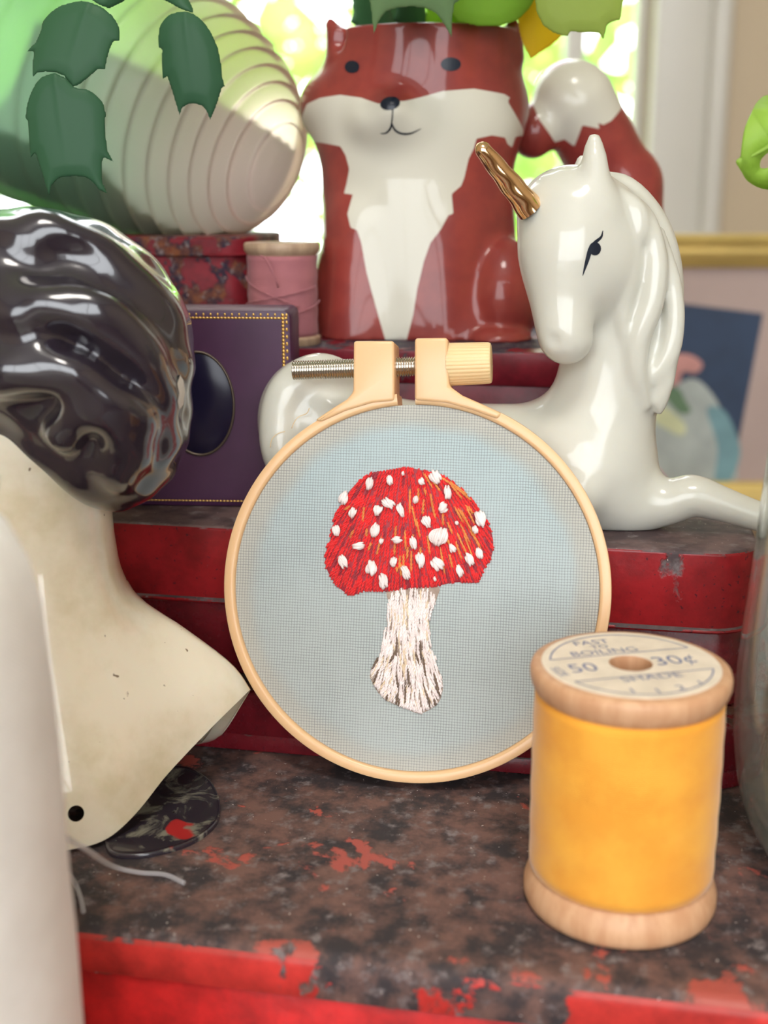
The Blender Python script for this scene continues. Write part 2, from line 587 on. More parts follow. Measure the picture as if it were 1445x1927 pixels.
# garden outside
lawn = simple('lawn_grass', (120, 160, 70), 0.9, vary=0.3, scale=6)
b = MB(); b.add(*box(-9000, 9000, WY + 100, 12000, -1000, -900))
tag(b.build('lawn', lawn, smooth=False), 'sunlit green lawn outside the window', kind='structure')

def leaf_mat(name, rgb, rgb2, trans=0.5):
    m, nt, bs = new_mat(name)
    n = noise(nt, 3.0, 3)
    c = mixc(nt, ramp(nt, n, 0.35, 0.65), lin(*rgb), lin(*rgb2))
    nt.links.new(c, bs.inputs['Base Color']); bs.inputs['Roughness'].default_value = 0.5
    t = nd(nt, 'ShaderNodeBsdfTranslucent'); nt.links.new(c, t.inputs[0])
    mx = nd(nt, 'ShaderNodeMixShader'); mx.inputs[0].default_value = trans
    nt.links.new(bs.outputs[0], mx.inputs[1]); nt.links.new(t.outputs[0], mx.inputs[2])
    nt.links.new(mx.outputs[0], nt.nodes['Material Output'].inputs[0])
    return m
M['garden'] = leaf_mat('garden_leaves', (150, 196, 84), (186, 214, 110))
M['bark'] = simple('tree_bark', (96, 78, 62), 0.9, vary=0.4, scale=12)
def tree(x, y, h, r, seed, label):
    rnd = np.random.RandomState(seed)
    t = thing('garden_tree', label, 'tree', (x, y, -900), group='trees beyond the window')
    V, F = tube(spline([(0, 0, 0), (60, 30, h * 0.4), (-40, 0, h * 0.8)], 12), np.linspace(90, 30, 12), 8)
    mk('trunk', V, F, M['bark'], t)
    nl = 900
    c = rnd.normal(size=(nl, 3)); c /= np.linalg.norm(c, axis=1)[:, None]
    c = c * (rnd.rand(nl, 1) ** 0.4) * np.array([r, r, h * 0.5]) + np.array([0, 0, h * 0.62])
    V, F = [], []
    for p in c:
        a = rnd.normal(size=3); a /= np.linalg.norm(a)
        b_ = np.cross(a, rnd.normal(size=3)); b_ /= np.linalg.norm(b_)
        L, W = rnd.uniform(90, 190), rnd.uniform(40, 75)
        nn = len(V)
        V += [p - a * L, p + b_ * W, p + a * L, p - b_ * W]
        F.append((nn, nn + 1, nn + 2, nn + 3))
    f = mk('foliage', V, F, M['garden'], t, smooth=False); f['kind'] = 'stuff'
for i, (x, y, h, r) in enumerate(((-1150, 4600, 2700, 800), (300, 6600, 2500, 900), (1250, 4300, 3600, 750), (-3400, 6400, 4200, 1500), (3000, 7800, 4600, 1300))):
    tree(x, y, h, r, 11 + i, ('low leafy tree left of the fox beyond the window', 'leafy tree right behind the fox beyond the window', 'tall leafy tree beside the window casing outside', 'broad leafy tree behind the ribbed shell outside', 'far leafy tree at the edge of the lawn')[i])

# ------------------------------------------------------------------ tins
YAW = math.radians(-10.8)

def rr_ring(x0, x1, y0, y1, r, inset, z, n=8):
    x0 += inset; x1 -= inset; y0 += inset; y1 -= inset
    r = max(r - inset, 0.3)
    out = []
    for cx, cy, a0 in ((x1 - r, y0 + r, -90), (x1 - r, y1 - r, 0), (x0 + r, y1 - r, 90), (x0 + r, y0 + r, 180)):
        for k in range(n + 1):
            a = math.radians(a0 + 90 * k / n)
            out.append((cx + r * math.cos(a), cy + r * math.sin(a), z))
    return out

def rr_solid(ext, r, prof):
    """prof: (inset, z) bottom to top"""
    V, F = [], []
    m = None
    for ins, z in prof:
        ring = rr_ring(*ext, r, ins, z)
        m = len(ring)
        V += ring
    for i in range(len(prof) - 1):
        for k in range(m):
            F.append((i * m + k, i * m + (k + 1) % m, (i + 1) * m + (k + 1) % m, (i + 1) * m + k))
    F.append(tuple(range(m - 1, -1, -1)))
    F.append(tuple(range((len(prof) - 1) * m, len(prof) * m)))
    return V, F

def tin(name, label, front, u0, u1, depth, r, z0, z1, lid_h, mat_lid, mat_body, edge=1.2, lid_out=0.6, bead=0.0, yaw=YAW, dish=0.0):
    t = thing(name, label, 'tin box', (front[0], front[1], z0), yaw)
    h = z1 - z0
    ext = (u0, u1, 0.0, depth)
    zl = h - lid_h
    V, F = rr_solid(ext, r, [(lid_out + 0.8, 0), (lid_out, 0.5), (lid_out, zl - 0.5), (lid_out + 0.5, zl + 0.3), (lid_out + 0.6, zl + 1.5)])
    sharp(mk('body', V, F, mat_body, t), 40)
    e = edge
    pr = [(0.25, zl), (0.0, zl + 0.3)]
    if bead > 0:
        pr = [(0.4, zl), (-bead * 0.6, zl + 0.15 * bead), (-bead, zl + 0.8 * bead), (-bead * 0.7, zl + 1.4 * bead), (0.0, zl + 2.0 * bead)]
    pr += [(0, h - e)]
    for k in range(1, 6):
        a = math.pi / 2 * k / 5
        pr.append((e * (1 - math.cos(a)), h - e + e * math.sin(a)))
    if dish > 0:
        pr += [(e + 2.0, h), (e + 3.0, h - dish), (e + 6.0, h - dish)]
    V, F = rr_solid(ext, r, pr)
    sharp(mk('lid', V, F, mat_lid, t), 40)
    return t

tm1 = tin_mat('worn_lid_big', (208, 58, 52), rust=(58, 52, 54), rust2=(118, 88, 80), scale=62, top=0.135, side=-0.03, seed=0.31, rough=0.36, paint_top=(172, 84, 74), band=(0.004, 0.024, 0.13, -0.16))
tm1b = tin_mat('red_body_big', (205, 40, 40), scale=60, side=-0.2, seed=0.5)
tm2 = tin_mat('red_lid_flat', (150, 30, 36), rust=(70, 56, 58), rust2=(112, 90, 88), scale=45, top=0.30, side=-0.17, seed=1.3, rough=0.2, spots=0.7)
tm2b = tin_mat('red_body_flat', (112, 24, 34), scale=60, side=-0.2, seed=2.2, rough=0.22, spots=0.5)
tm3 = tin_mat('red_lid_tall', (128, 32, 46), rust=(44, 40, 58), rust2=(70, 62, 66), scale=75, top=0.05, side=-0.05, seed=3.1, rough=0.25)
tm3b = tin_mat('red_body_tall', (110, 30, 44), rust=(44, 40, 58), rust2=(60, 50, 60), scale=70, side=-0.12, seed=3.6, rough=0.25)
tm4 = tin_mat('red_lid_small', (124, 20, 34), rust=(44, 34, 50), rust2=(120, 70, 44), scale=110, top=0.0, side=-0.03, seed=5.2, rough=0.5)

TIN1 = tin('rusted_tin_box', 'large rusted red tin box carrying the hoop and yellow spool', (0, 155.5), -150, 140, 205, 16, TABLE, 0.0, 7.5, tm1, tm1b, edge=2.6, lid_out=0.7)
TIN2L = tin('flat_tin_box', 'thin dark red tin under the unicorn tin', (4, 218.6), -110, 68, 62, 12, 0.0, 13.0, 9.0, tm2b, tm2b, edge=0.8)
TIN2 = tin('hinged_tin_box', 'red flat tin box with greyish lid under the white unicorn', (4, 226.8), -118, 66.5, 38, 9, 13.0, 44.5, 16.0, tm2, tm2b, edge=0.9, lid_out=0.9, bead=0.55)
TIN3 = tin('tall_tin_box', 'tall dark red tin box carrying the fox planter', (0, 275.5), -108, 46, 82, 8, 0.0, 74.6, 7.6, tm3, tm3b, edge=0.6, lid_out=0.3)
TIN4 = tin('small_tin_box', 'small chipped red tin box under the ribbed shell', (-34, 300), -80, 2.5, 52, 8, 74.6, 98.5, 4.6, tm4, tm4, edge=0.9, lid_out=0.9, bead=0.4, yaw=math.radians(-4))

# ------------------------------------------------------------------ embroidery hoop
ALPHA, HYAW = math.radians(14), math.radians(-9)
HR = 36.5
rz = Matrix.Rotation(HYAW, 3, 'Z')
hu = rz @ Vector((1, 0, 0)); hv = rz @ Vector((0, math.sin(ALPHA), math.cos(ALPHA))); hn = rz @ Vector((0, -math.cos(ALPHA), math.sin(ALPHA)))
HC = np.array([5.4, 217.2, 37.1])
hrot = Matrix((hu, hv, hn)).transposed()
HU, HV, HN = (np.array(v) for v in (hu, hv, hn))
hoop = thing('embroidery_hoop', 'cream plastic embroidery hoop with a stitched red mushroom on pale cloth', 'embroidery hoop', HC, hrot)

def huv(px, py, n=0.0):
    d = ray(px, py); o = HC + HN * n
    t = (o - CAMP).dot(HN) / d.dot(HN)
    p = CAMP + d * t - HC
    return np.array([p.dot(HU), p.dot(HV), n])

def plastic(name, rgb, rough=0.3):
    m = simple(name, rgb, rough, sss=0.35)
    return m
M['hoop'] = plastic('cream_plastic', (228, 184, 138))
M['knob'] = plastic('pale_cream_plastic', (232, 200, 150), 0.4)
M['steel'] = simple('steel', (190, 182, 168), 0.25, metal=1.0)

ga = math.atan2(*(huv(764, 745)[[1, 0]]))
half = 1.75 / HR
sec = [(34.35, -7.0), (34.35, -0.5), (34.6, -0.12), (35.0, 0.0), (36.0, 0.0), (36.4, -0.15), (36.5, -0.6), (36.5, -6.5), (36.2, -7.0)]
V, F = [], []
NS = 160; ms = len(sec)
for i in range(NS + 1):
    a = ga + half + (2 * math.pi - 2 * half) * i / NS
    for r, z in sec: V.append((r * math.cos(a), r * math.sin(a), z))
for i in range(NS):
    for k in range(ms):
        F.append((i * ms + k, i * ms + (k + 1) % ms, (i + 1) * ms + (k + 1) % ms, (i + 1) * ms + k)[::-1])
F.append(tuple(range(ms))); F.append(tuple(range(NS * ms + ms - 1, NS * ms - 1, -1)))
sharp(mk('outer_ring', V, F, M['hoop'], hoop), 50)
V, F = lathe([(31.5, -7.6), (34.0, -7.6), (34.0, -1.2), (33.6, -0.95), (31.9, -0.95), (31.5, -1.3), (31.5, -7.6)], 128)
sharp(mk('inner_ring', V, F, M['hoop'], hoop), 50)

def prism(name, poly, n0, n1, mat, parent, bev=0.5):
    k = len(poly)
    V = [(p[0], p[1], n0) for p in poly] + [(p[0], p[1], n1) for p in poly]
    F = [tuple(range(k, 2 * k)), tuple(range(k - 1, -1, -1))] + [(i, (i + 1) % k, k + (i + 1) % k, k + i) for i in range(k)]
    o = mk(name, V, F, mat, parent, smooth=False)
    bm = bmesh.new(); bm.from_mesh(o.data)
    bmesh.ops.recalc_face_normals(bm, faces=bm.faces[:])
    if bev > 0:
        ed = [e for e in bm.edges if len(e.link_faces) == 2 and e.calc_face_angle(0) > 0.6]
        bmesh.ops.bevel(bm, geom=ed, offset=bev * MM, segments=3, profile=0.5, affect='EDGES')
    bm.to_mesh(o.data); bm.free(); o.data.shade_smooth(); sharp(o, 45)
    return o
def hp(l, n=0.4): return [huv(x, y, n)[:2] for x, y in l]
LUGL = [(665, 641), (741, 641), (742, 700), (742, 754), (700, 758), (650, 773), (604, 794), (592, 790), (628, 766), (652, 751), (664, 737)]
LUGR = [(780, 636), (842, 635), (843, 690), (845, 726), (870, 744), (902, 758), (944, 777), (936, 789), (890, 772), (840, 758), (780, 753)]
prism('clamp_lug', hp(LUGL), -7.0, 0.4, M['hoop'], hoop, 0.55)
prism('clamp_lug', hp(LUGR), -7.0, 0.4, M['hoop'], hoop, 0.55)

def along(name, pa, pb, prof, n, mat, parent, flute=0, fl=0.0):
    """lathe laid from hoop point pa to pb; prof (t 0..1, r)"""
    pa, pb = np.array(pa), np.array(pb)
    ax = pb - pa; L = np.linalg.norm(ax); ax /= L
    e1 = np.cross(ax, [0, 0, 1.0]); e1 /= np.linalg.norm(e1); e2 = np.cross(ax, e1)
    V, F = [], []
    for t, r in prof:
        for k in range(n):
            a = 2 * math.pi * k / n
            rr = r - (fl if flute and (k % flute) == 0 else 0)
            V.append(pa + ax * t * L + rr * (math.cos(a) * e1 + math.sin(a) * e2))
    for i in range(len(prof) - 1):
        for k in range(n):
            F.append((i * n + k, i * n + (k + 1) % n, (i + 1) * n + (k + 1) % n, (i + 1) * n + k)[::-1])
    F.append(tuple(range(n))); F.append(tuple(range(len(prof) * n - 1, (len(prof) - 1) * n - 1, -1)))
    return mk(name, V, F, mat, parent)
sa, sb = huv(551, 697, -3.4), huv(850, 687, -3.4)
nr = 64; pr = [(0, 1.15)]
for i in range(nr):
    pr += [((i + 0.3) / nr, 1.85), ((i + 0.55) / nr, 1.85), ((i + 0.95) / nr, 1.42)]
pr += [(1, 1.2)]
screw = along('adjusting_screw', sa, sb, pr, 20, M['steel'], hoop)
ka, kb = huv(842, 686, -3.4), huv(925, 683, -3.4)
kp = [(0, 3.5), (0.005, 4.0), (0.03, 4.05), (0.8, 3.9), (0.94, 3.85), (0.985, 3.7), (1.0, 3.4)]
kn = along('screw_knob', ka, kb, kp, 96, M['knob'], hoop, flute=3, fl=0.09); sharp(kn, 30)

# cloth
def cloth_mat(name, rgb, rgb2, trans=0.3, weave=True):
    m, nt, bs = new_mat(name)
    tc = nt.nodes.new('ShaderNodeTexCoord')
    v = tc.outputs['Object']
    s = nt.nodes.new('ShaderNodeSeparateXYZ'); nt.links.new(v, s.inputs[0])
    w1 = noise(nt, 130, 3, 0.6, v)
    k = 2 * math.pi / 0.00052
    dx = mth(nt, 'MULTIPLY_ADD', w1, 0.0004, s.outputs[0]); dy = mth(nt, 'MULTIPLY_ADD', w1, 0.0004, s.outputs[1])
    sx = mth(nt, 'ABSOLUTE', mth(nt, 'SINE', mth(nt, 'MULTIPLY', dx, k / 2)))
    sy = mth(nt, 'ABSOLUTE', mth(nt, 'SINE', mth(nt, 'MULTIPLY', dy, k / 2)))
    h = mth(nt, 'MULTIPLY', sx, sy)
    th = ramp(nt, noise(nt, 40, 5, 0.7, v), 0.35, 0.7, 0.0, 0.22)
    g = mth(nt, 'SUBTRACT', mth(nt, 'POWER', h, 0.6), th)
    g = ramp(nt, g, 0.08, 0.5)
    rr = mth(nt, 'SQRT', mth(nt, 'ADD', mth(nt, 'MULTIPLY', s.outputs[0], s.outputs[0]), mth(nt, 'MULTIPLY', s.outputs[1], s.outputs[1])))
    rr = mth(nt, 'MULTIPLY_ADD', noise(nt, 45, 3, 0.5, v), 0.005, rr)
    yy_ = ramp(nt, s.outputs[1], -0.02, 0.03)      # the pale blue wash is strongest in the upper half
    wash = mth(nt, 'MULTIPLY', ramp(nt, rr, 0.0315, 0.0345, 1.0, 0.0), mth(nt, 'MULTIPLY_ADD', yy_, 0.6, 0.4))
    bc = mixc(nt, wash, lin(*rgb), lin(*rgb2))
    dark = mixc(nt, 0.42, bc, lin(70, 78, 84))
    c = mixc(nt, g, dark, bc)
    nt.links.new(c, bs.inputs['Base Color']); bs.inputs['Roughness'].default_value = 0.85
    bs.inputs['Specular IOR Level'].default_value = 0.2
    bump(nt, bs, h, 0.35, 0.00012)
    t = nd(nt, 'ShaderNodeBsdfTranslucent'); nt.links.new(c, t.inputs[0])
    mx = nd(nt, 'ShaderNodeMixShader'); mx.inputs[0].default_value = trans
    nt.links.new(bs.outputs[0], mx.inputs[1]); nt.links.new(t.outputs[0], mx.inputs[2])
    nt.links.new(mx.outputs[0], nt.nodes['Material Output'].inputs[0])
    return m
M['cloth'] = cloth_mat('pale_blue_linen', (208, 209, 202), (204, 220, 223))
FN = -0.75
def disc_rings(radii, z, n=96, jit=0):
    rnd = random.Random(4)
    V, F = [], []
    ph = [rnd.uniform(0, 6.28) for _ in range(4)]
    for i, r in enumerate(radii):
        for k in range(n):
            a = 2 * math.pi * k / n
            q = r + (jit * (math.sin(2 * a + ph[0]) + 0.6 * math.sin(5 * a + ph[1])) if i == 0 else 0)
            V.append((q * math.cos(a), q * math.sin(a), z))
    for i in range(len(radii) - 1):
        for k in range(n):
            F.append((i * n + k, (i + 1) * n + k, (i + 1) * n + (k + 1) % n, i * n + (k + 1) % n))
    return V, F
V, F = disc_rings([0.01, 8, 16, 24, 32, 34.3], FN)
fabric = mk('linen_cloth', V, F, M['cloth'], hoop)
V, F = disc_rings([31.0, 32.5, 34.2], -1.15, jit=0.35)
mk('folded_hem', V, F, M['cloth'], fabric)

fr_ = MB()
for pts in ([(582, 768), (577, 778), (561, 785), (553, 796), (549, 806)], [(536, 812), (521, 817), (511, 828), (509, 842)]):
    fr_.add(*tube(spline([huv(x, y, -7.4) for x, y in pts], 16), 0.09, 5))
fr_.build('frayed_thread', M['knob'], fabric)

# stitching
rnd = random.Random(7)
K8 = 1436 / 380.0
def crop8(x, y): return (580 + x / K8, 860 + y / K8)
CAP = [(762.6, 878), (791.7, 882.5), (834, 894), (860, 910), (895, 947), (921, 987), (930.6, 1019), (926.6, 1050.5), (913, 1072), (900, 1097), (858, 1097), (818, 1105), (765, 1109), (723, 1114), (686, 1113), (667, 1120.6), (654, 1120.6), (630, 1101), (613, 1072), (610.4, 1045), (619.7, 1013.5), (627.6, 976), (646, 937), (670, 907.6), (699, 888), (728, 885)]
STEM = [(733.5, 1105), (821, 1100), (822, 1127), (807.6, 1172), (813, 1230.5), (831, 1273), (834, 1299), (823.5, 1326), (792, 1344), (765, 1336), (720, 1315), (696, 1278), (699, 1262), (717.6, 1225), (728, 1177.5), (731, 1138)]

def strand(mb, a, b, r, n0, arch, ply=True, seg=5, steps=9):
    """one stitch: two plied strands arching over the cloth from a to b (px)"""
    A, B = huv(a[0], a[1], FN), huv(b[0], b[1], FN)
    L = np.linalg.norm(B - A)
    t = np.linspace(0, 1, steps)
    base = A[None] + (B - A)[None] * t[:, None]
    base[:, 2] += n0 + arch * np.sin(np.pi * t) ** 0.6
    d = (B - A) / (L + 1e-9); side = np.array([-d[1], d[0], 0])
    ph0 = rnd.uniform(0, 6.28)
    if not ply:
        V, F = tube(base, r * (0.55 + 0.45 * np.sin(np.pi * t) ** 0.5), seg, True)
        mb.add(V, F); return
    tw = L / 1.5 * 2 * math.pi
    for s in (0, math.pi):
        ph = ph0 + s + tw * t
        q = base + 0.5 * r * (np.cos(ph)[:, None] * side[None] + np.sin(ph)[:, None] * np.array([0, 0, 1.0])[None])
        V, F = tube(q, r * 0.62 * (0.5 + 0.5 * np.sin(np.pi * np.clip(t, 0.04, 0.96)) ** 0.35), seg, True)
        mb.add(V, F)

def thread_mat(name, rgb, rgb2, rough=0.55):
    m, nt, bs = new_mat(name)
    n = noise(nt, 350, 3)
    nt.links.new(mixc(nt, ramp(nt, n, 0.3, 0.7), lin(*rgb), lin(*rgb2)), bs.inputs['Base Color'])
    bs.inputs['Roughness'].default_value = rough
    bs.inputs['Sheen Weight'].default_value = 0.25
    bump(nt, bs, noise(nt, 4000, 2), 0.3, 0.0001)
    return m
M['red'] = thread_mat('red_floss', (232, 14, 20), (205, 8, 16))
M['crimson'] = thread_mat('crimson_floss', (166, 22, 42), (140, 20, 40))
M['orange'] = thread_mat('orange_floss', (226, 140, 62), (206, 116, 48))
M['white'] = thread_mat('white_floss', (245, 232, 228), (230, 214, 210))
M['cream'] = thread_mat('cream_floss', (226, 206, 176), (214, 190, 160))
M['brown'] = thread_mat('brown_floss', (120, 96, 76), (96, 76, 62))

M['umber'] = thread_mat('umber_floss', (176, 156, 140), (140, 118, 102))

def polar_fill(poly, origin, step_r, width, jitter, lenr):
    """yield stitches (a,b) radiating from an origin, brick-like, inside poly"""
    out = []
    poly = np.array(poly)
    rr = np.linalg.norm(poly - origin, axis=1)
    r = rr.min() * 0.3
    while r < rr.max() + step_r:
        n = int(2 * math.pi * (r + step_r) / width)
        for k in range(n):
            a = 2 * math.pi * (k + rnd.random() * 0.5) / n
            j = rnd.uniform(-jitter, jitter)
            d = np.array([math.cos(a), math.sin(a)])
            r0, r1 = r + j, r + j + lenr * rnd.uniform(0.8, 1.25)
            p0, p1 = origin + d * r0, origin + d * r1
            i0, i1 = in_poly(*p0, poly), in_poly(*p1, poly)
            if not i0 and not i1: continue
            # clip to the outline
            if not (i0 and i1):
                lo_, hi_ = (r0, r1) if i0 else (r1, r0)
                for _ in range(7):
                    mid = 0.5 * (lo_ + hi_)
                    if in_poly(*(origin + d * mid), poly): lo_ = mid
                    else: hi_ = mid
                if i0: p1 = origin + d * lo_
                else: p0 = origin + d * lo_
            if np.linalg.norm(p1 - p0) > 9: out.append((p0, p1))
        r += step_r
    return out

org = np.array([764.0, 770.0])
red, dark = MB(), MB()
for a, b_ in polar_fill(CAP, org, 23, 5.6, 9, 30):
    if rnd.random() < 0.07: strand(dark, a, b_, 0.24, 0.12, 0.22)
    else: strand(red, a, b_, 0.27, 0.12, 0.2 + rnd.random() * 0.1)
# under-layer so that no cloth shows between the red stitches
def pad(name, poly, n0, n1, mat, parent, shrink=0.97):
    q = closed_spline([huv(x, y, FN)[:2] for x, y in poly], 90); c = q.mean(0)
    V = []; F = []
    for s, h in ((1.0, n0), (shrink, n1), (0.6, n1 + 0.05), (0.02, n1 + 0.08)):
        for p in q: V.append((*(c + (p - c) * s * 0.985), FN + h))
    for i in range(3):
        for k in range(90): F.append((i * 90 + k, i * 90 + (k + 1) % 90, (i + 1) * 90 + (k + 1) % 90, (i + 1) * 90 + k))
    return mk(name, V, F, mat, parent)
cap = pad('mushroom_cap', CAP, 0.0, 0.22, M['crimson'], fabric); cap['label'] = 'red stitched mushroom cap'
o = red.build('red_stitches', M['red'], fabric); o['kind'] = 'stuff'
o = dark.build('crimson_stitches', M['crimson'], fabric); o['kind'] = 'stuff'
ORG = [(820,110,885,215),(850,120,935,235),(940,140,1050,215),(1000,170,1120,260),(1030,200,1150,300),(725,230,725,400),(785,220,785,320),(825,215,840,270),(825,300,815,400),(870,260,890,370),(880,330,905,430),(740,350,770,490),(770,440,795,560),(625,490,615,690),(690,520,695,650),(750,550,730,640),(735,670,735,810),(710,640,705,720),(680,690,680,780),(660,750,662,840),(630,780,635,815),(850,560,865,680),(940,640,970,820),(960,400,960,480),(990,460,1025,540),(1040,350,1100,460),(1090,380,1160,520),(1120,340,1180,470),(1060,540,1130,690),(1100,520,1165,700),(1150,520,1215,620),(1180,560,1225,650),(1050,600,1090,720),(1005,690,1025,780),(400,350,390,450),(420,510,415,560),(325,520,300,570),(300,350,260,375),(525,560,490,690),(450,610,430,660),(800,640,800,690),(980,560,1005,620),(1010,190,1090,290),(1065,360,1120,450),(1125,460,1190,560),(1080,470,1150,610),(655,700,650,790),(1140,350,1170,400)]
og = MB()
for x0, y0, x1, y1 in ORG:
    a, b_ = np.array(crop8(x0, y0)), np.array(crop8(x1, y1))
    L = np.linalg.norm(b_ - a); k = max(1, int(round(L / 34)))
    for i in range(k):
        strand(og, a + (b_ - a) * (i / k), a + (b_ - a) * ((i + 1.08) / k), 0.26, 0.34, 0.24)
o = og.build('orange_stitches', M['orange'], fabric); o['kind'] = 'stuff'
# stem
stem = pad('mushroom_stem', STEM, 0.0, 0.12, M['umber'], fabric, 0.9); stem['label'] = 'white stitched mushroom stem'
wh, cr, br = MB(), MB(), MB()
y = 1109.0
while y < 1340:
    ln = 34
    for row in range(2):
        yy = y + row * 9
        seg_ = [p for p in range(690, 842, 2) if in_poly(p, min(yy + 6, 1338), STEM)]
        if not seg_: continue
        x0, x1 = seg_[0], seg_[-1]
        xc = 0.5 * (x0 + x1)
        x = x0 + rnd.uniform(0, 3)
        while x <= x1:
            sp = 0.10 * (x - xc) / 40 + (0.35 * (x - xc) / 65 if yy > 1200 else 0.0) - (0.12 * (x - xc) / 40 if yy < 1150 else 0)
            L = ln * rnd.uniform(0.8, 1.3)
            b_ = np.array([x + sp * L + rnd.uniform(-7, 7), yy + L]); a = np.array([x + rnd.uniform(-2, 2), max(1106, yy + rnd.uniform(-12, 12))])
            for _ in range(12):
                if in_poly(*b_, STEM): break
                b_ = a + (b_ - a) * 0.86
            if np.linalg.norm(b_ - a) > 9:
                q = rnd.random()
                if q < (0.085 if yy > 1190 else 0.04) and yy > 1120: strand(br, a, b_, 0.24, 0.3, 0.3)
                elif q < 0.2: strand(cr, a, b_, 0.24, 0.16, 0.22)
                else: strand(wh, a, b_, 0.24, 0.14, 0.22 + rnd.random() * 0.1)
            x += rnd.uniform(4.4, 7.6) if yy > 1150 else rnd.uniform(4.2, 6)
    y += 19
for mb, nm, mt in ((wh, 'white_stitches', 'white'), (cr, 'cream_stitches', 'cream'), (br, 'brown_stitches', 'brown')):
    o = mb.build(nm, M[mt], fabric); o['kind'] = 'stuff'
# white knots on the cap
SPOTS = [(440,190,55,85,20),(585,168,45,65,-20),(678,118,15,25,0),(810,175,35,40,-30),(908,145,75,90,-25),(995,250,50,90,5),(260,288,65,90,25),(320,395,50,75,15),(575,330,65,85,-40),(498,380,60,70,10),(662,380,45,95,-15),(768,305,30,50,10),(960,362,70,65,60),(1228,440,75,105,-20),(845,458,60,80,-25),(205,520,55,75,-5),(480,520,65,95,15),(1190,518,35,45,0),(940,565,125,120,0),(635,588,50,65,80),(752,612,50,90,-20),(524,598,25,35,10),(365,632,50,85,85),(1028,648,42,62,-25),(1060,470,20,25,0),(1218,682,50,75,-25),(1150,725,55,88,-25),(252,742,60,88,-28),(610,745,48,70,5),(455,785,78,95,10),(803,735,58,105,-10),(922,758,80,90,-35),(1080,810,45,85,-15),(698,820,55,98,-25),(540,880,62,100,-10),(904,865,15,30,0)]
for cx, cy, w, h, rot in SPOTS:
    mb = MB()
    px, py = crop8(cx, cy); hw, hh = w / K8 / 2 * 1.1, h / K8 / 2 * 1.1
    ra = math.radians(rot)
    n = 3 if w < 40 else 7
    for i in range(n):
        f = (i + 0.5) / n * 2 - 1
        off = f * hw * 0.8
        kk = math.sqrt(max(0.1, 1 - f * f * 0.6)) * rnd.uniform(0.85, 1.05)
        tilt = rnd.uniform(-0.4, 0.4); lift = 0.35 * (1 - f * f) + rnd.uniform(0, 0.18); shy = rnd.uniform(-0.12, 0.12) * hh
        pts = []
        for t in np.linspace(-1, 1, 9):
            lx = off * (1 - 0.35 * t * t) + tilt * t * hw
            ly = shy + t * hh * kk * 0.95
            q = huv(px + lx * math.cos(ra) - ly * math.sin(ra), py + lx * math.sin(ra) + ly * math.cos(ra), FN)
            q[2] += 0.4 + 0.45 * math.sqrt(max(0, 1 - t * t)) + lift
            pts.append(q)
        mb.add(*tube(pts, max(0.2, min(0.36, hw / n * 2.2 / 10.1)) * (0.6 + 0.4 * np.sin(np.linspace(0.25, math.pi - 0.25, 9))), 6))
    if w > 100:
        for k in range(3):
            a = np.linspace(0, 2 * math.pi, 22)
            pts = [huv(px + math.cos(t) * hw * (0.95 - 0.12 * k) - 3, py + math.sin(t) * hh * (0.8 - 0.15 * k), FN) + np.array([0, 0, 0.9 + 0.1 * k]) for t in a]
            mb.add(*tube(pts, 0.16, 5))
    mb.build('white_knot', M['white'], fabric)

# ------------------------------------------------------------------ thread spools
def wound_mat(name, rgb, rgb2, pitch=0.0003, slant=0.0, fuzz=0.4, trans=0.0):
    m, nt, bs = new_mat(name)
    tc = nt.nodes.new('ShaderNodeTexCoord'); s = nt.nodes.new('ShaderNodeSeparateXYZ'); nt.links.new(tc.outputs['Object'], s.inputs[0])
    an = mth(nt, 'ARCTAN2', s.outputs[1], s.outputs[0])
    z = mth(nt, 'MULTIPLY_ADD', an, slant, s.outputs[2])
    w = mth(nt, 'MULTIPLY_ADD', noise(nt, 120, 3, 0.5, tc.outputs['Object']), 0.0012, z)
    sn = mth(nt, 'SINE', mth(nt, 'MULTIPLY', w, 2 * math.pi / pitch))
    n = noise(nt, 90, 5, 0.6, tc.outputs['Object'])
    c = mixc(nt, ramp(nt, n, 0.3, 0.7), lin(*rgb), lin(*rgb2))
    nt.links.new(c, bs.inputs['Base Color']); bs.inputs['Roughness'].default_value = 0.75
    bs.inputs['Sheen Weight'].default_value = fuzz; bs.inputs['Sheen Roughness'].default_value = 0.4
    bs.inputs['Specular IOR Level'].default_value = 0.25
    bump(nt, bs, mth(nt, 'MULTIPLY_ADD', noise(nt, 1500, 3, 0.6, tc.outputs['Object']), 0.8, sn), 0.35, 0.00008)
    return m
def wood_mat(name, rgb, rgb2):
    m, nt, bs = new_mat(name)
    tc = nt.nodes.new('ShaderNodeTexCoord'); mp = nd(nt, 'ShaderNodeMapping'); mp.inputs['Scale'].default_value = (1, 1, 0.15)
    nt.links.new(tc.outputs['Object'], mp.inputs[0])
    n = noise(nt, 500, 4, 0.6, mp.outputs[0])
    nt.links.new(mixc(nt, ramp(nt, n, 0.3, 0.7), lin(*rgb), lin(*rgb2)), bs.inputs['Base Color'])
    bs.inputs['Roughness'].default_value = 0.5
    bump(nt, bs, n, 0.2, 0.0001)
    return m
M['spoolwood'] = wood_mat('pale_spool_wood', (212, 166, 128), (196, 146, 108))
M['spoolwood2'] = wood_mat('grey_spool_wood', (176, 150, 124), (152, 126, 104))
M['yellow'] = wound_mat('yellow_thread', (243, 174, 64), (232, 156, 52))
M['pink'] = wound_mat('pink_thread', (168, 106, 110), (150, 94, 102), 0.00045, fuzz=0.15)
M['whitethread'] = wound_mat('white_thread', (248, 245, 240), (238, 234, 228), 0.0006, slant=0.02, fuzz=0.4)
M['paper'] = simple('label_paper', (236, 220, 200), 0.7, vary=0.12, scale=250)
M['ink'] = simple('blue_grey_ink', (120, 126, 158), 0.7)

